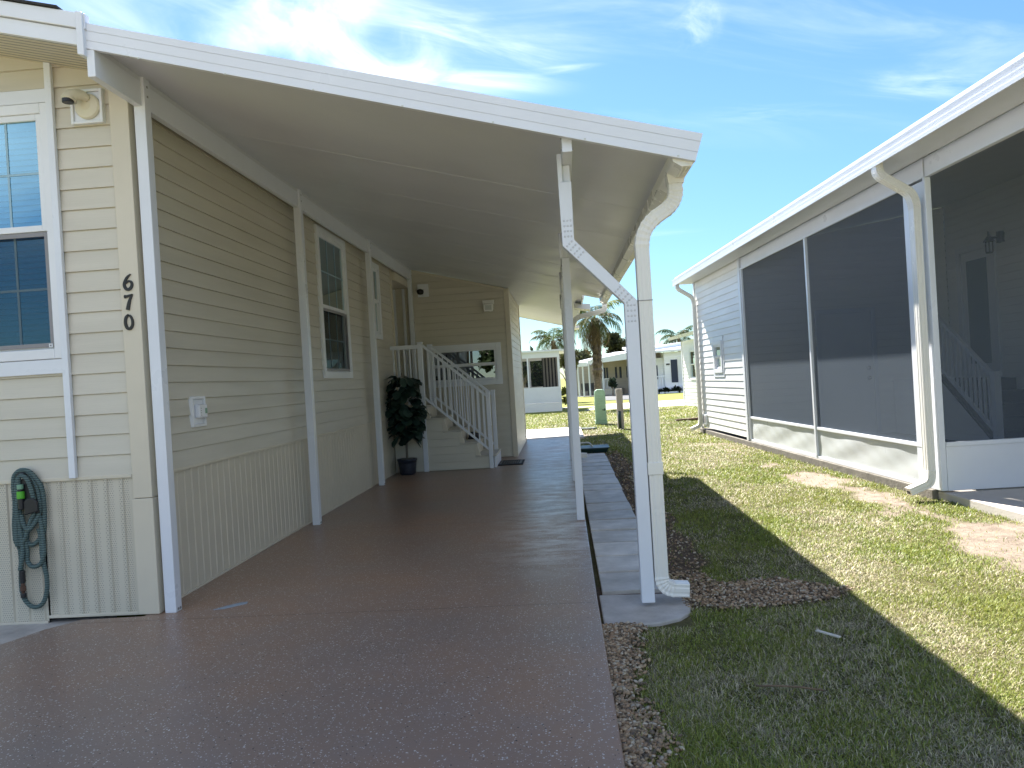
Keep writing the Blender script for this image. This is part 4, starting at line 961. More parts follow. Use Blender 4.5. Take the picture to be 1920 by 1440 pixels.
tray = thing('green_tray', 'low dark green plastic tray with a pale loop handle at the path end', 'tray', (.5, 13.3, 0))
mb = MB(); mb.hexa([(.20, 13.12, -.03), (.69, 13.12, -.03), (.69, 13.62, -.03), (.20, 13.62, -.03)], [(.18, 13.10, .055), (.735, 13.10, .055), (.735, 13.66, .055), (.18, 13.66, .055)]); mb.build('basin', 'tray', tray, .012)
mb = MB(); mb.box(.165, .75, 13.085, 13.675, .055, .066); mb.build('rim', 'tray', tray, .004)
mb = MB(); mb.tube([p for p, b in path_arc([(.20, 13.35, .06), (.24, 13.4, .135), (.42, 13.4, .135), (.475, 13.35, .06)], .05)], .016, 10); mb.build('handle', 'handle', tray, smooth=True)

# scuffs and litter
mb = MB(); mb.prism([(-2.215, 4.585), (-2.15, 4.595), (-2.045, 4.69), (-2.055, 4.735), (-2.10, 4.72), (-2.13, 4.69), (-2.16, 4.66)], 2, .0005, .0022); tag(mb.build('tape_scrap', 'blue_chip', None), 'torn strip of blue grey tape stuck on the brown slab', 'tape')
mb = MB(); mb.bar((1.165, 3.82, -.005), (1.235, 3.70, 0.0), .016, .006); tag(mb.build('wood_splinter', 'straw', None), 'short pale splinter of wood lying in the shaded grass', 'stick')
mb = MB(); mb.tube([(.72, 3.20, -.012), (.80, 3.165, .0), (.88, 3.15, -.002), (.97, 3.135, -.012)], .0042, 6); tag(mb.build('fallen_twig', 'twig', None, smooth=True), 'thin brown twig lying in the shaded grass', 'twig')
mb = MB(); mb.bar((2.93, 20.3, -.02), (3.75, 20.42, -.01), .12, .08); tag(mb.build('wooden_board', 'wood_dark', None, .004), 'old brown board lying in the grass past the white downspout', 'board')
mb = MB(); mb.bar((.36, 19.15, -.02), (.78, 19.0, -.02), .22, .06); tag(mb.build('valve_box_lid', 'tray', None, .006), 'flat dark lid in the lawn behind the slim carport post', 'lid')

# utility pedestal and marker post on the lawn
ped = thing('utility_pedestal', 'pale green plastic utility pedestal standing on the lawn', 'utility box', (1.01, 21, -.05))
mb = MB(); mb.prism([(.855, -.05), (1.175, -.05), (1.172, .06), (.858, .06)], 1, 20.84, 21.15); mb.build('base', 'pedestal', ped, .008)
mb = MB(); mb.prism([(.865, .06), (1.165, .06), (1.158, .80), (1.14, .87), (1.09, .905), (.94, .905), (.89, .87), (.872, .80)], 1, 20.86, 21.13); cov = mb.build('cover', 'pedestal', ped, .012)
mb = MB()
for k in range(9): mb.box(.93, 1.09, 20.852, 20.862, .18 + k * .07, .20 + k * .07)
mb.build('rib', 'pedestal', cov, .003)
mb = MB(); mb.box(1.05, 1.13, 20.855, 20.861, .325, .36); mb.box(1.10, 1.13, 20.855, 20.861, .36, .385); mb.build('badge', 'tray', cov)
po = thing('marker_post', 'weathered grey wooden post with a dark green conduit', 'post', (1.37, 18.65, -.05))
mb = MB(); mb.box(1.295, 1.445, 18.60, 18.75, -.06, .935); mb.build('timber', 'wood_grey', po, .006)
mb = MB()
for k in range(6):
    for x in (1.318, 1.412): mb.box(x - .006, x + .006, 18.597, 18.602, .60 + k * .055, .612 + k * .055)
mb.each('nail', 'screw', po)
mb = MB(); mb.tube([(1.345, 18.57, -.05), (1.345, 18.57, .40)], .033, 12, (1, 0, 0)); mb.build('conduit', 'tray', po, smooth=True)

# ------------------------------------------------------------------ neighbour's white house with screened porch
nb = thing('neighbour_house', 'white sided neighbouring house with long overhanging eave', 'house', rbp(3, -3, 0))
E0, E1 = -5.2, 8.75
ZS = 3.105
mb = MB(RB); siding(mb, 5.44, 8.66, .10, ZS + .01, .1195, [(6.66, 7.38, 1.13, 1.85)]); mb.build('side_siding', 'white_vinyl', nb)
mb = MB(RB); mb.box(5.335, 5.44, -.03, .03, .06, ZS); mb.box(8.60, 8.69, -.03, .028, .06, ZS); mb.each('corner_trim', 'white', nb, .004)
window(nb, RB, 6.72, 7.32, 1.20, 1.80, glass='glass_side', casing=.075, split=.5, grid=None, blind=False)
mb = MB(RB); mb.box(6.64, 7.40, .0, .02, 1.80, 1.88); mb.box(6.64, 7.40, .0, .02, 1.12, 1.20); mb.box(6.64, 6.72, 0, .02, 1.20, 1.80); mb.box(7.32, 7.40, 0, .02, 1.20, 1.80); mb.build('window_casing', 'white', nb, .003)
mb = MB(RB); mb.box(8.12, 8.42, .005, .045, .16, .36); v = mb.build('crawl_vent', 'white', nb, .004)
mb = MB(RB); mb.box(8.15, 8.39, .045, .048, .19, .33); mb.build('vent_grille', 'grey_frame', v)
mb = MB(RB); mb.box(-.34, 8.75, -.30, .035, -.20, .048); mb.build('foundation', 'foundation', nb, .008)
# end wall facing the porch, the house wall behind the porch
FE = frame(rbp(5.33, 0, 0), -N, -T)
DOOR = (1.25, 2.10, .05, 2.08)
mb = MB(FE); siding(mb, 0, 3.4, .05, 3.75, .1195, [DOOR], (3.2, .155)); mb.build('end_siding', 'white_vinyl', nb)
mb = MB(FE); ring(mb, DOOR[0] - .07, DOOR[1] + .07, .05, 2.15, .07, -.02, .03, wb=.02); dr = mb.build('door_frame', 'white', nb, .004)
mb = MB(FE); mb.box(DOOR[0], DOOR[1], -.03, .008, .07, 2.08)
mb.build('door_panel', 'white_frame', dr, .004)
mb = MB(FE)
for a, b in ((.95, 1.01), (1.12, 1.18)): mb.lathe([(.03, 0), (.03, .03), (.01, .04)], (0, 0, 0), 12); mb.v[-36:] = [(DOOR[1] - .08 + v[0], .01 + v[2], (a + b) / 2 + v[1]) for v in mb.v[-36:]]
mb.each('door_knob', 'screw', dr)
HW = frame(rbp(0, -3.42, 0), T, N)
D2 = (4.02, 5.02, .92, 2.98)
mb = MB(HW); siding(mb, -5.1, 5.35, .04, 3.74, .1195, [D2]); mb.build('porch_wall', 'white_vinyl', nb)
mb = MB(HW); ring(mb, D2[0], D2[1], D2[2], D2[3], .10, -.02, .04, wb=.05); dr = mb.build('entry_door_frame', 'white', nb, .004)
mb = MB(HW); mb.box(D2[0] + .1, D2[1] - .1, -.02, .01, .97, 2.88); mb.build('storm_door', 'white_frame', dr, .004)
mb = MB(HW); mb.box(D2[0] + .24, D2[1] - .24, .010, .014, 1.12, 2.74); mb.build('door_glass', 'glass_side', dr)
# body
mb = MB(RB); mb.box(5.36, 8.62, -8.2, -.24, -.1, 3.3); mb.box(-9, 5.36, -8.2, -3.7, -.1, 3.6); mb.build('wall_core', 'interior', nb)
# roof and eave
zc = lambda n: ZS + .045 - .155 * (n - .42)
def nslab(mb, n0, n1, t0, t1, top, th):
    mb.hexa([(t0, n0, top(n0) - th), (t1, n0, top(n1 if False else n0) - th), (t1, n1, top(n1) - th), (t0, n1, top(n1) - th)], [(t0, n0, top(n0)), (t1, n0, top(n0)), (t1, n1, top(n1)), (t0, n1, top(n1))])
mb = MB(RB); nslab(mb, -3.42, .385, E0, E1, lambda n: zc(n) + .085, .09); mb.build('porch_roof', 'soffit', nb)
mb = MB(RB); nslab(mb, -8.6, -3.43, E0, E1, lambda n: zc(-3.42) + .1 + .25 * (-3.42 - n), .12); mb.build('main_roof', 'shingle', nb)
mb = MB(RB); mb.box(E0 + .02, E1 - .02, .03, .384, ZS - .012, ZS); mb.build('eave_soffit', 'soffit', nb)
mb = MB(RB)
P = [(.385, 3.092), (.415, 3.058), (.432, 3.058), (.436, 3.085), (.428, 3.088), (.436, 3.128), (.428, 3.131), (.440, 3.180), (.440, 3.192), (.385, 3.192)]
mb.prism(P, 0, E0, E1); gu = mb.build('gutter', 'white', nb)
mb = MB(RB); mb.box(E1 + .001, E1 + .02, -1.4, .36, ZS - .01, ZS + .12); mb.build('end_fascia', 'white', nb)
# porch beam, posts, kick panels, screens
mb = MB(RB); mb.box(E0 + .05, 5.335, -.055, -.002, 2.925, ZS - .002); mb.build('eave_beam', 'white', nb, .003)
mb = MB(RB); mb.box(-.04, 5.335, -.002, .020, 2.900, 2.924); mb.build('screen_rail', 'white', nb, .002)
mb = MB(RB); mb.box(-.452, -.410, -.050, .006, .05, 2.922); p = mb.build('porch_post', 'white', nb, .005)
s = MB(RB); s.box(-.445, -.415, .0065, .012, 2.93, 3.09); s.build('post_cleat', 'white', p)
mb = MB(RB); mb.box(-.408, -.045, -.045, .003, .05, 2.899); mb.build('porch_post', 'white', nb, .003)
mb = MB(RB); mb.box(-.24, 5.33, -.03, .006, .425, .462); mb.box(-.24, 5.33, -.03, .008, .05, .085); mb.build('screen_rail', 'white', nb, .003)
for u in (2.475, 5.30): mb = MB(RB); mb.box(u - .024, u + .024, -.028, .016, .085, 2.90); mb.build('mullion', 'white', nb, .003)
def wrinkled(a, b):
    nxx, nzz = 60, 16; V = []; Fc = []
    for j in range(nzz + 1):
        for i in range(nxx + 1):
            u = i / nxx; z = j / nzz; w = .007 * math.sin(u * 17 + 5 * z + a) * math.sin(3.14 * z) + .003 * math.sin(u * 41 - 9 * z + 2 * a) * math.sin(3.14 * z) ** 2 + .004 * math.sin(u * 7 + 5 * z)
            V.append((a + (b - a) * u, -.012 + w * .55, .08 + .35 * z))
    Fc = [(j * (nxx + 1) + i, j * (nxx + 1) + i + 1, (j + 1) * (nxx + 1) + i + 1, (j + 1) * (nxx + 1) + i) for j in range(nzz) for i in range(nxx)]
    m_ = MB(RB); m_.add(V, Fc); return m_
M['kick'] = simple('white_vinyl_sheet', (.53, .56, .575), .30, .03, 2)
wrinkled(-.24, 2.451).build('kick_panel', 'kick', nb, smooth=True); wrinkled(2.499, 5.276).build('kick_panel', 'kick', nb, smooth=True)
for a, b in ((-.24, 2.451), (2.499, 5.276)):
    mb = MB(RB); mb.add([(a, -.015, .45), (b, -.015, .45), (b, -.015, 2.905), (a, -.015, 2.905)], [(0, 1, 2, 3)]); mb.build('screen_panel', 'screen', nb)
# the porch's own front, facing the drive
FP = frame(rbp(-.45, 0, 0), -N, -T)
mb = MB(FP); mb.box(.052, 3.42, -.02, .006, .05, .455); mb.build('kick_panel', 'white', nb, .003)
mb = MB(FP); mb.box(.052, 3.42, -.03, .02, .455, .495); mb.build('screen_rail', 'white', nb, .003)
hz_ = lambda u: zc(-u) - .012
mb = MB(FP); mb.hexa([(.1, -.03, hz_(.1) - .055), (3.42, -.03, hz_(3.42) - .055), (3.42, .02, hz_(3.42) - .055), (.1, .02, hz_(.1) - .055)], [(.1, -.03, hz_(.1)), (3.42, -.03, hz_(3.42)), (3.42, .02, hz_(3.42)), (.1, .02, hz_(.1))]); mb.build('header', 'white', nb, .003)
mb = MB(FP); mb.add([(.05, -.01, .48), (3.42, -.01, .48), (3.42, -.01, hz_(3.42) - .04), (.05, -.01, hz_(.05) - .04)], [(0, 1, 2, 3)]); mb.build('screen_panel', 'screen', nb)
mb = MB(RB); mb.box(-.44, 5.33, -3.42, -.31, -.1, .05); mb.build('porch_floor', 'porch_floor', nb)
# downspouts of the neighbour's eave
def ndown(t):
    pts = [rbp(t, .39, 3.09), rbp(t, .385, 2.985), rbp(t, .10, 2.80), rbp(t, .066, 2.70), rbp(t, .066, .20), rbp(t, .085, .12), rbp(t, .27, .05)]
    return downspout(nb, pts, .072, .095, .10, 'downspout', tuple(T))
d1 = ndown(-.37); d2 = ndown(8.52)
mb = MB(RB); mb.box(-.395, -.345, .266, .2725, .03, .075); mb.build('spout_mouth', 'black', d1)

ls = thing('porch_stairs', 'white sided porch steps with white railing seen through the screen', 'stairs', rbp(2.6, -2.4, .05))
# rises away from the viewer along the house wall
SI = frame(rbp(0, -2.42, 0), T, N)
SK = .70
mb = MB(SI); siding(mb, 2.62, 3.86, .05, .93, .1195, top=(.05 - SK * 2.62, SK)); siding(mb, 3.86, 5.3, .05, .92, .1195); mb.build('side_cladding', 'white_vinyl', ls)
for k in range(5):
    mb = MB(SI); t0 = 2.70 + k * .25; mb.box(t0, 5.3, -.98, -.02 - .004 * k, .05 + k * .17, .05 + (k + 1) * .17); mb.build('step', 'interior', ls)
mb = MB(SI); mb.bar((2.58, .02, .11), (3.84, .02, .99), .04, .10, (0, 1, 0)); mb.build('stringer', 'interior', ls)
def lrail(n):
    mb = MB(SI); mb.bar((2.55, n, .98), (3.88, n, .98 + SK * 1.33), .045, .055, (0, 1, 0)); mb.build('handrail', 'white', ls, .003)
    mb = MB(SI); mb.bar((2.55, n, .24), (3.88, n, .24 + SK * 1.33), .04, .045, (0, 1, 0)); mb.build('bottom_rail', 'white', ls, .003)
    mb = MB(SI); mb.box(2.47, 2.56, n - .045, n + .045, .05, 1.04); mb.build('newel_post', 'white', ls, .004)
    mb = MB(SI); mb.box(3.86, 3.95, n - .045, n + .045, .90, 2.0); mb.build('newel_post', 'white', ls, .004)
    for k in range(12):
        t = 2.655 + k * .103; z = .24 + (t - 2.55) * SK; bl = MB(SI); bl.box(t - .013, t + .013, n - .013, n + .013, z, z + .74); bl.build('baluster', 'white', ls)
lrail(.05)
lan = thing('porch_lantern', 'black coach lantern on the white wall inside the screened porch', 'lamp', rbp(3.9, -3.3, 2.9))
LC = rbp(3.86, -3.22, 2.86)
mb = MB(); mb.lathe([(.052, -.12), (.056, -.11), (.056, -.10)], tuple(LC), 6); mb.build('base', 'dark_metal', lan)
mb = MB()
for k in range(6): a = k * math.pi / 3; mb.box(LC.x + .05 * math.cos(a) - .006, LC.x + .05 * math.cos(a) + .006, LC.y + .05 * math.sin(a) - .006, LC.y + .05 * math.sin(a) + .006, LC.z - .10, LC.z + .05)
mb.build('cage', 'dark_metal', lan)
mb = MB(); mb.lathe([(.085, .05), (.07, .07), (.035, .12), (.015, .135), (.012, .20)], tuple(LC), 6); mb.build('cap', 'dark_metal', lan)
mb = MB(); w_ = rbp(3.86, -3.40, 2.97); mb.bar(tuple(LC + Vector((0, 0, .10))), tuple(w_), .025, .03); mb.lathe([(.06, -.08), (.06, .08)], (w_.x, w_.y, w_.z), 14); mb.build('bracket', 'dark_metal', lan)

# ------------------------------------------------------------------ houses behind
def wallbox(mb, x0, x1, y0, y1, z0, z1): mb.box(x0, x1, y0, y1, z0, z1)
sr = thing('screen_room', 'white screened sunroom with low solid panels across the lawn', 'sunroom', (-2.5, 35, gz(33)))
z0 = gz(33) - .02; FR = FRONT(33.0)
mb = MB(FR); mb.box(-6.5, -.08, -.06, .0, .235, .905); mb.build('kick_panel', 'white', sr)
mb = MB(FR); mb.box(-6.5, -.03, -.08, .02, z0, .225); mb.build('base_skirt', 'white_vinyl', sr)
mb = MB(FR); mb.box(-6.5, -.03, -.05, .015, 2.18, 2.42); mb.build('header', 'white', sr)
for x in (-1.40, -2.7, -4.0, -5.3): mb = MB(FR); mb.box(x - .03, x + .03, -.05, .012, .905, 2.18); mb.build('mullion', 'white', sr)
mb = MB(FR); mb.box(-.13, -.03, -.10, .02, .23, 2.18); mb.build('corner_post', 'white', sr)
mb = MB(FR); mb.add([(-6.5, -.02, .90), (-.12, -.02, .90), (-.12, -.02, 2.19), (-6.5, -.02, 2.19)], [(0, 1, 2, 3)]); mb.build('screen_panel', 'screen_light', sr)
mb = MB(); mb.box(-6.5, -.05, 36.9, 36.95, z0, .9); mb.box(-6.5, -.05, 36.9, 36.95, 2.15, 2.42); mb.build('back_wall', 'white_vinyl', sr)
mb = MB()
for x in (-.15, -1.5, -2.8): mb.box(x - .05, x + .05, 36.88, 36.96, .9, 2.15)
mb.each('back_mullion', 'white', sr)
mb = MB(); mb.box(-6.5, -.05, 33.1, 36.9, .10, .16); mb.build('floor', 'porch_floor', sr)
mb = MB(); wallbox(mb, -6.6, .30, 32.85, 37.2, 2.42, 2.50); mb.build('roof', 'white', sr)
mb = MB(RIGHTW(-.05)); mb.box(33.05, 36.9, -.04, .0, z0, .9); mb.build('side_panel', 'white', sr)
for k in range(5):
    x = -.76 + k * .14; mb = MB(); mb.box(x, x + .075, 33.35, 33.38, .30, 2.17); mb.build('curtain_strip', 'shutter' if k % 2 == 99 else 'greyside', sr)
mb = MB(); mb.box(-.80, -.06, 33.5, 33.53, .3, 2.17); mb.build('curtain_back', 'furn', sr)
mb = MB(); wallbox(mb, -12, -6.6, 33, 40, z0, 2.5); mb.build('house_wall', 'white_vinyl', sr)

ch = thing('carport_home', 'long white home with a porch of slim columns beyond the palm', 'house', (4, 60, gz(60)))
g6 = gz(60)
def cpt(a, d):      # along the eave from the far left end to the near right end, and back from it
    e = Vector((4.35, -3.0, 0)).normalized(); b = Vector((e.y * -1, e.x, 0)); p = Vector((1.1, 61.5, 0)) + e * a + b * d; return p
CH = frame(cpt(0, 0), (cpt(1, 0) - cpt(0, 0)), -(cpt(0, 1) - cpt(0, 0)))
mb = MB(CH)
mb.hexa([(-.3, -7, 2.9), (1.3, -7, 2.9), (1.3, .15, 2.02), (-.3, .15, 2.02)], [(-.3, -7, 3.2), (1.3, -7, 3.2), (1.3, .15, 2.36), (-.3, .15, 2.36)])
mb.hexa([(1.4, -7, 3.0), (6.2, -7, 3.2), (6.2, .2, 2.40), (1.4, .2, 2.16)], [(1.4, -7, 3.3), (6.2, -7, 3.6), (6.2, .2, 2.98), (1.4, .2, 2.46)])
mb.build('roof', 'white', ch)
mb = MB(CH); mb.box(-2.6, 9, -3.2, -3.0, g6 - .1, 2.6); mb.build('porch_wall', 'greyside', ch)
for a in (.32, .78, 1.35, 2.60): mb = MB(CH); mb.box(a - .05, a + .05, -.06, .04, g6 - .05, 2.15); mb.build('column', 'white', ch)
for a, b in ((.80, 1.02), (1.12, 1.26), (1.95, 2.10), (2.35, 2.52), (3.0, 3.5), (4.0, 4.4)):
    mb = MB(CH); mb.box(a, b, -3.0, -2.96, .95, 1.85); mb.each('window', 'shutter', ch)
mb = MB(CH); mb.box(5.55, 9, -1.5, -1.4, g6 - .1, 2.3); mb.build('front_wall', 'white_vinyl', ch)
mb = MB(CH); mb.box(5.62, 5.85, -1.4, -1.36, .7, 1.75); mb.box(6.3, 6.6, -1.4, -1.36, .7, 1.75); mb.each('window', 'shutter', ch)
mb = MB(CH); mb.box(1.5, 2.7, -2.9, -1.7, g6, .15); mb.build('porch_step', 'tread', ch)
for k in range(9): mb = MB(CH); mb.box(1.55 + k * .13, 1.585 + k * .13, -1.7, -1.66, .15, .95); mb.build('baluster', 'white', ch)
mb = MB(CH); mb.box(1.5, 2.7, -1.71, -1.65, .92, .98); mb.build('handrail', 'white', ch)
mb = MB(); mb.add([(x, y, gz(y) + .02) for x, y in ((2.55, 45.5), (5.0, 44.5), (6.0, 56.5), (3.3, 60.5))], [(0, 1, 2, 3)]); mb.build('far_drive', 'asphalt', None, kind='structure')
mb = MB(CH); mb.box(-.3, 6, -3, -.1, g6 - .1, g6 + .03); mb.build('porch_slab', 'porch_floor', ch)
# garden furniture in that porch's shade
def garden_chair(a, d):
    p = CH @ Vector((a, -d, g6)); t = thing('garden_chair', 'dark garden chair in the shade under the far white carport', 'chair', p, 'chairs under the far carport'); x, y, z = p
    mb = MB(); mb.box(x - .3, x + .3, y - .3, y + .3, z + .40, z + .48); mb.build('seat', 'furn', t)
    mb = MB(); mb.box(x - .3, x + .3, y + .25, y + .31, z + .48, z + 1.05); mb.build('backrest', 'furn', t)
    for sx in (-.26, .26):
        for sy in (-.26, .26): mb = MB(); mb.box(x + sx - .02, x + sx + .02, y + sy - .02, y + sy + .02, z, z + .40); mb.build('leg', 'furn', t)
    return t
c0 = garden_chair(.12, 1.2)
for a, d in ((.55, 1.6), (1.0, 1.3)):
    c = copy_tree(c0); c.location = CH @ Vector((a, -d, g6))

sh = thing('shuttered_house', 'white house with navy shutters and a small railed porch', 'house', (8.5, 60, gz(58)))
g5 = gz(58); F58 = FRONT(58.0); F60 = FRONT(59.6)
mb = MB(F58); siding(mb, 7.73, 13.5, g5, 2.68, .2, [(8.72, 9.9, .4, 2.1)], depth=.03); mb.build('front_siding', 'white_vinyl', sh)
mb = MB(F60); siding(mb, 5.6, 7.8, g5, 2.7, .2, depth=.03); mb.build('porch_wall', 'greyside', sh)
mb = MB(); mb.box(7.70, 13.5, 58.08, 66, g5, 2.66); mb.build('wall_core', 'white_vinyl', sh)
mb = MB(); mb.hexa([(5.4, 57.6, 2.66), (14, 57.6, 2.78), (14, 67, 3.4), (5.4, 67, 3.4)], [(5.4, 57.6, 2.80), (14, 57.6, 2.94), (14, 67, 3.55), (5.4, 67, 3.55)]); mb.build('roof', 'white', sh)
for x in (8.20, 9.95): mb = MB(F58); mb.box(x, x + .48, .03, .07, .40, 2.10); mb.build('shutter', 'shutter', sh)
window(sh, F58, 8.74, 9.88, .42, 2.08, glass='glass', casing=.08, grid=(2, 2), blind=False)
mb = MB(F58); mb.box(7.86, 8.12, .03, .06, 1.72, 1.83); mb.build('sign_plate', 'number', sh)
mb = MB(F60); mb.box(6.85, 7.28, .04, .07, .2, 2.1); d = mb.build('door', 'white_frame', sh)
mb = MB(F60); mb.box(6.98, 7.15, .07, .08, .9, 1.9); mb.build('door_glass', 'shutter', d)
mb = MB(F60); mb.box(6.35, 6.75, .03, .05, .1, 1.1); mb.box(7.36, 7.66, .03, .05, .1, 1.1); mb.each('porch_screen', 'furn', sh)
mb = MB(); mb.box(5.8, 13.2, 57.4, 59.5, g5 - .05, .10); mb.build('porch_floor', 'white', sh)
mb = MB(F58); mb.box(5.8, 7.7, .38, .42, .88, .95); mb.build('handrail', 'white', sh)
for k in range(10): mb = MB(F58); mb.box(5.85 + k * .2, 5.90 + k * .2, .38, .42, .1, .88); mb.build('baluster', 'white', sh)
mb = MB(); mb.box(7.1, 13, 56.5, 56.6, g5 - .02, -.22); mb.box(7.1, 13, 56.6, 57.3, g5 - .02, -.3); tag(mb.build('planter_bed', 'white', None), 'long low white planter edging below the navy shutters', 'planter')

sd_ = thing('white_cottage', 'plain white sided house end beyond the long eave', 'house', (6, 27, gz(28)))
g3 = gz(29); ca = .057; CT = Vector((-math.sin(ca), math.cos(ca), 0)); CN = Vector((-math.cos(ca), -math.sin(ca), 0))
SM = frame((5.33, 22.6, 0), CT, CN)
mb = MB(SM); siding(mb, 0, 8.35, g3, 2.42, .1195 * 1.15, [(5.9, 7.05, .90, 2.06)]); mb.build('side_siding', 'white_vinyl', sd_)
mb = MB(SM); mb.box(8.33, 8.43, -.05, .03, g3, 2.42); mb.build('corner_trim', 'white', sd_)
window(sd_, SM, 5.9, 7.05, .90, 2.06, glass='glass_side', casing=.07, grid=None, blind=False)
mb = MB(SM); mb.box(.02, 8.35, -7, -.1, g3 - .1, 2.42); mb.build('wall_core', 'white_vinyl', sd_)
mb = MB(SM); mb.hexa([(-.3, -3.5, 3.3), (-.3, .42, 2.50), (8.8, .42, 2.50), (8.8, -3.5, 3.3)][::-1], [(-.3, -3.5, 3.42), (-.3, .45, 2.62), (8.8, .45, 2.62), (8.8, -3.5, 3.42)][::-1]); mb.build('roof', 'gutter', sd_)

# ------------------------------------------------------------------ palms and trees
def palm(name, label, base, height, tr, flen, nf, seed, dead=0, boots=0, group='palms behind the houses', green=(.055, .085, .02), wind=(.0, 0)):
    g = random.Random(seed); x, y, z = base; t = thing(name, label, 'palm tree', base, group)
    H = height; mb = MB(); n = 14; pts = []; sc_ = []
    for i in range(40):
        k = i / 39; pts.append((x + .10 * math.sin(k * 2) * H / 4, y, z + H * k)); s = 1.25 - .35 * k
        if boots and k > boots: s *= 1.25 + .35 * ((i % 3) / 2) 
        sc_.append(s * (1 + .05 * (i % 2)))
    mb.tube(pts, tr, n, (0, 1, .01), sc_); mb.build('trunk', 'bark', t, smooth=False)
    top = Vector(pts[-1])
    if boots:                      # old leaf bases and fibre hanging round the upper trunk
        V, Fc, C = [], [], []
        for k in range(520):
            zz_ = z + H * g.uniform(boots, 1.0); a = g.uniform(0, 6.28); r0 = tr * 1.15; ln = g.uniform(.12, .42); out = g.uniform(.05, .22)
            p = Vector((x + .10 * math.sin((zz_ - z) / H * 2) * H / 4 + r0 * math.cos(a), y + r0 * math.sin(a), zz_)); q = p + Vector((math.cos(a) * out, math.sin(a) * out, ln * g.choice((-1, -1, .6)))); w = Vector((-math.sin(a), math.cos(a), 0)) * g.uniform(.012, .035)
            b = len(V); V += [p - w, p + w, q]; Fc.append((b, b + 1, b + 2)); c = g.uniform(.5, 1.4); C += [(.15 * c, .115 * c, .075 * c, 1)] * 3
        npmesh('leaf_bases', np.array([v[:] for v in V]), Fc, 'leaf', t, C)
    V, Fc, C = [], [], []
    def frond(az, el, L, col, droop, wl):
        d = Vector((math.cos(az) , math.sin(az), 0)); prev = None; p = top.copy(); ang = el; ns = 16; b0 = len(V)
        sd = Vector((-d.y, d.x, 0))
        pts_ = []
        for i in range(ns + 1):
            pts_.append(p.copy()); ang -= droop / ns * (1 + i / ns); p = p + (d * math.cos(ang) + Vector((0, 0, 1)) * math.sin(ang)) * (L / ns)
        for i in range(ns):            # rachis
            b = len(V); w = .022 * L * (1 - i / ns) * .5 + .004
            V.extend([pts_[i] - sd * w, pts_[i] + sd * w, pts_[i + 1] + sd * w * .8, pts_[i + 1] - sd * w * .8]); Fc.extend([(b, b + 1, b + 2), (b, b + 2, b + 3)]); C.extend([(col[0] * 1.3, col[1] * 1.2, col[2], 1)] * 4)
        for i in range(2, ns + 1):
            for q in (0, .33, .66):
                if i == ns and q > 0: continue
                k = (i + q) / ns; base_ = pts_[i].lerp(pts_[min(i + 1, ns)], q); tang = (pts_[min(i + 1, ns)] - pts_[i - 1]).normalized(); ll = L * .34 * math.sin(min(1, .18 + k * .95) * 3.05) * wl + .05 * L
                for s in (-1, 1):
                    dr = (sd * s * .85 + tang * .75 + Vector((g.uniform(-.15, .15), g.uniform(-.15, .15), g.uniform(-.75, -.15)))).normalized(); mid = base_ + dr * ll * .55; tip = base_ + dr * ll - Vector((0, 0, ll * .28)); ww = tang * (.010 * L)
                    b = len(V); V.extend([base_ - ww * .6, base_ + ww * .6, mid + ww, mid - ww, tip]); Fc.extend([(b, b + 1, b + 2), (b, b + 2, b + 3), (b + 3, b + 2, b + 4)]); gg = g.uniform(.65, 1.35); C.extend([(col[0] * gg, col[1] * gg, col[2] * gg, 1)] * 5)
    for k in range(nf):
        az = k * 2.399 + g.uniform(-.25, .25); el = 1.25 - 1.35 * (k / nf) + g.uniform(-.12, .12); col = tuple(c * g.uniform(.75, 1.3) for c in green)
        if g.random() < .25: col = (green[0] * 2.2, green[1] * 1.7, green[2] * 1.4)
        frond(az, el, flen * g.uniform(.85, 1.15), col, 1.15 + .5 * k / nf, .85)
    npmesh('crown', np.array([v[:] for v in V]), Fc, 'leaf', t, C)
    if dead:
        V, Fc, C = [], [], []
        for k in range(dead):
            az = k * 2.399 + g.uniform(-.4, .4); frond(az, -.5 + g.uniform(-.35, .2), flen * g.uniform(.7, 1.0), (.16, .12, .065), 1.3, .8)
        npmesh('dead_fronds', np.array([v[:] for v in V]), Fc, 'leaf', t, C)
    return t
palm('shaggy_palm', 'shaggy palm with hanging dead fronds near the green pedestal', (1.40, 31.0, gz(31)), 3.70, .118, 1.70, 12, 3, dead=10, boots=.40, green=(.06, .095, .022))
palm('feather_palm', 'feathery palm rising behind the white screened sunroom', (-.45, 48, gz(48)), 3.85, .16, 1.85, 14, 5, dead=4)
palm('windy_palm', 'dark wind swept palm above the house with navy shutters', (11.4, 75, gz(60) - .1), 4.9, .17, 2.4, 13, 9, dead=2, green=(.04, .065, .02))

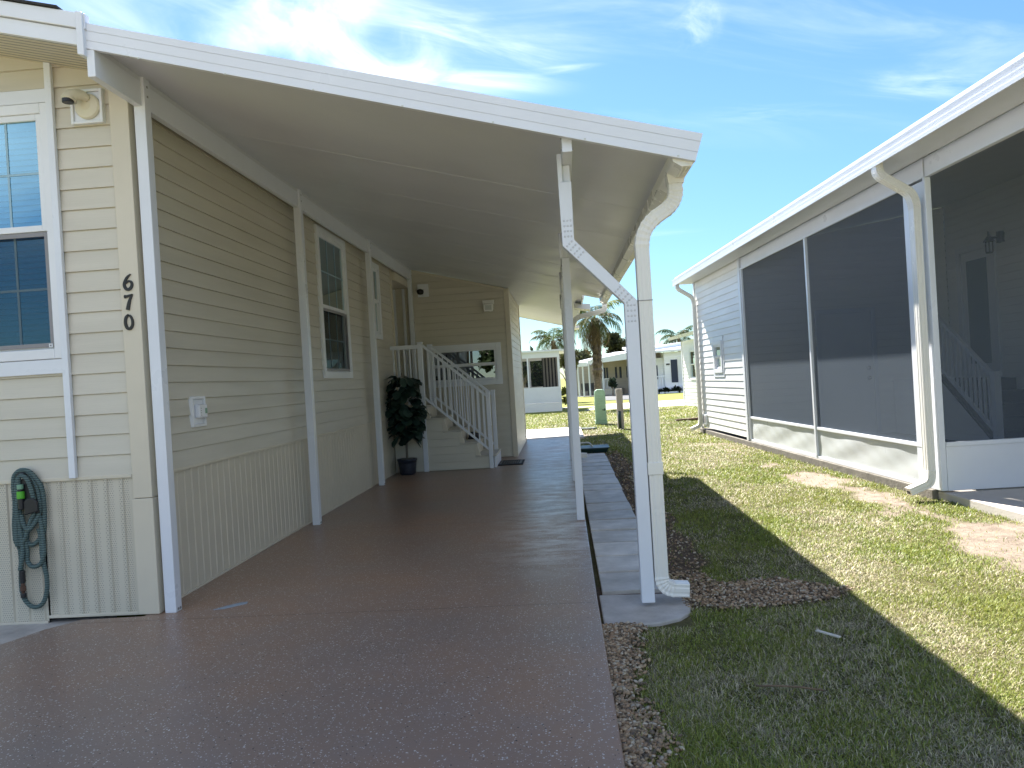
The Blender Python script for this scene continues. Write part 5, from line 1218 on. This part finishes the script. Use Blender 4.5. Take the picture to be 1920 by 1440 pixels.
def tree(name, label, base, h, cr, seed, n=2600, group='broadleaf trees behind the houses', col=(.06, .075, .025), cat='tree', ls=.16, trunk=True, squash=.8):
    g = np.random.default_rng(seed); rd = random.Random(seed); t = thing(name, label, cat, base, group); x, y, z = base
    if trunk:
        mb = MB(); mb.tube([(x, y, z), (x + .05 * cr, y, z + h * .3), (x, y, z + h * .75)], .06 * cr + .04, 8, (0, 1, .01), [1.3, .9, .4])
        for k in range(6): a = k * 1.05; mb.tube([(x, y, z + h * .35), (x + cr * .35 * math.cos(a), y + cr * .35 * math.sin(a), z + h * .55), (x + cr * .7 * math.cos(a), y + cr * .7 * math.sin(a), z + h * (.6 + .2 * rd.random()))], .025 * cr + .02, 6, (.1, 1, .3), [1, .7, .3])
        mb.build('trunk', 'bark_grey', t, smooth=True)
    cc = z + h - cr * squash * .9; nc = 26
    cen = g.normal(size=(nc, 3)); cen /= np.linalg.norm(cen, axis=1)[:, None]; cen *= (.35 + .65 * g.random((nc, 1))) ; cen = cen * np.array([cr * .85, cr * .85, cr * squash * .8]) + np.array([x, y, cc]); cr_ = cr * (.20 + .20 * g.random(nc))
    k = g.integers(0, nc, n); d = g.normal(size=(n, 3)); d /= np.linalg.norm(d, axis=1)[:, None]; P = cen[k] + d * (cr_[k] * g.random(n) ** .4)[:, None]
    a = g.normal(size=(n, 3)); a /= np.linalg.norm(a, axis=1)[:, None]; b = np.cross(a, g.normal(size=(n, 3))); b /= np.linalg.norm(b, axis=1)[:, None]; s = ls * (.6 + .8 * g.random((n, 1)))
    V = np.stack([P - a * s, P + b * s * .45, P + a * s, P - b * s * .45], 1).reshape(-1, 3)
    c = np.array(col) * (.55 + .9 * g.random((n, 1))) * (.8 + .4 * (k % 3 == 0))[:, None]; c = np.repeat(np.concatenate([c, np.ones((n, 1))], 1), 4, 0)
    npmesh('crown', V, np.arange(n * 4).reshape(-1, 4), 'leaf', t, c); return t
tree('round_tree', 'rounded grey green tree left of the shaggy palm trunk', (2.0, 72, gz(60) - .1), 4.3, 1.25, 31, 1700, ls=.2, col=(.075, .085, .045))
tree('dark_tree', 'tall dark tree between the shaggy palm and the offset post', (5.6, 72, gz(60) - .1), 5.6, 1.75, 32, 2600, ls=.2, col=(.05, .055, .025))
tree('leafy_tree', 'leafy green tree at the right end of the screened sunroom', (.38, 42, gz(42)), 2.9, .75, 33, 1300, ls=.12, col=(.085, .09, .035))
tree('broad_tree', 'broad dark green tree seen through the sunroom screens', (-2.6, 68, gz(60) - .1), 3.9, 3.0, 34, 3200, ls=.26, col=(.03, .045, .02))
tree('low_tree', 'small round tree just past the utility room corner', (-2.9, 60, gz(60)), 3.4, 1.1, 38, 900, ls=.2, col=(.045, .06, .03))
tree('flowering_bush', 'yellow flowering bush beside the sunroom corner', (.16, 33.4, gz(33)), 1.05, .30, 35, 800, None, (.14, .16, .03), 'shrub', .055, False, 1.5)
bs = [(7.5, 56.9), (8.4, 56.9), (9.2, 56.9)]
for i, (bx, by) in enumerate(bs):
    tree('low_shrub', 'low dark shrub in the planter under the navy shutters', (bx, by, -.34), .50, .55, 50 + i, 500, 'shrubs in the white planter', (.02, .035, .018), 'shrub', .10, False, .7)
tree('porch_plant', 'leaning spiky potted plant between the far white columns', (3.75, 57.2, gz(58)), 1.5, .35, 61, 420, None, (.03, .045, .03), 'plant', .14, True, 1.6)
# trees and a house across the street behind the viewer (they show in the window glass)
for i, (bx, by, h, r) in enumerate(((-9, -24, 6, 3.2), (-3.5, -27, 5.2, 2.6), (2.5, -26, 6.5, 3.0))):
    tree('street_tree', ('broad', 'small', 'tall')[i] + ' street tree mirrored in the utility room window', (bx, by, -.05), h, r, 80 + i, 2200, 'street trees across the road', (.03, .045, .018), 'tree', .3)
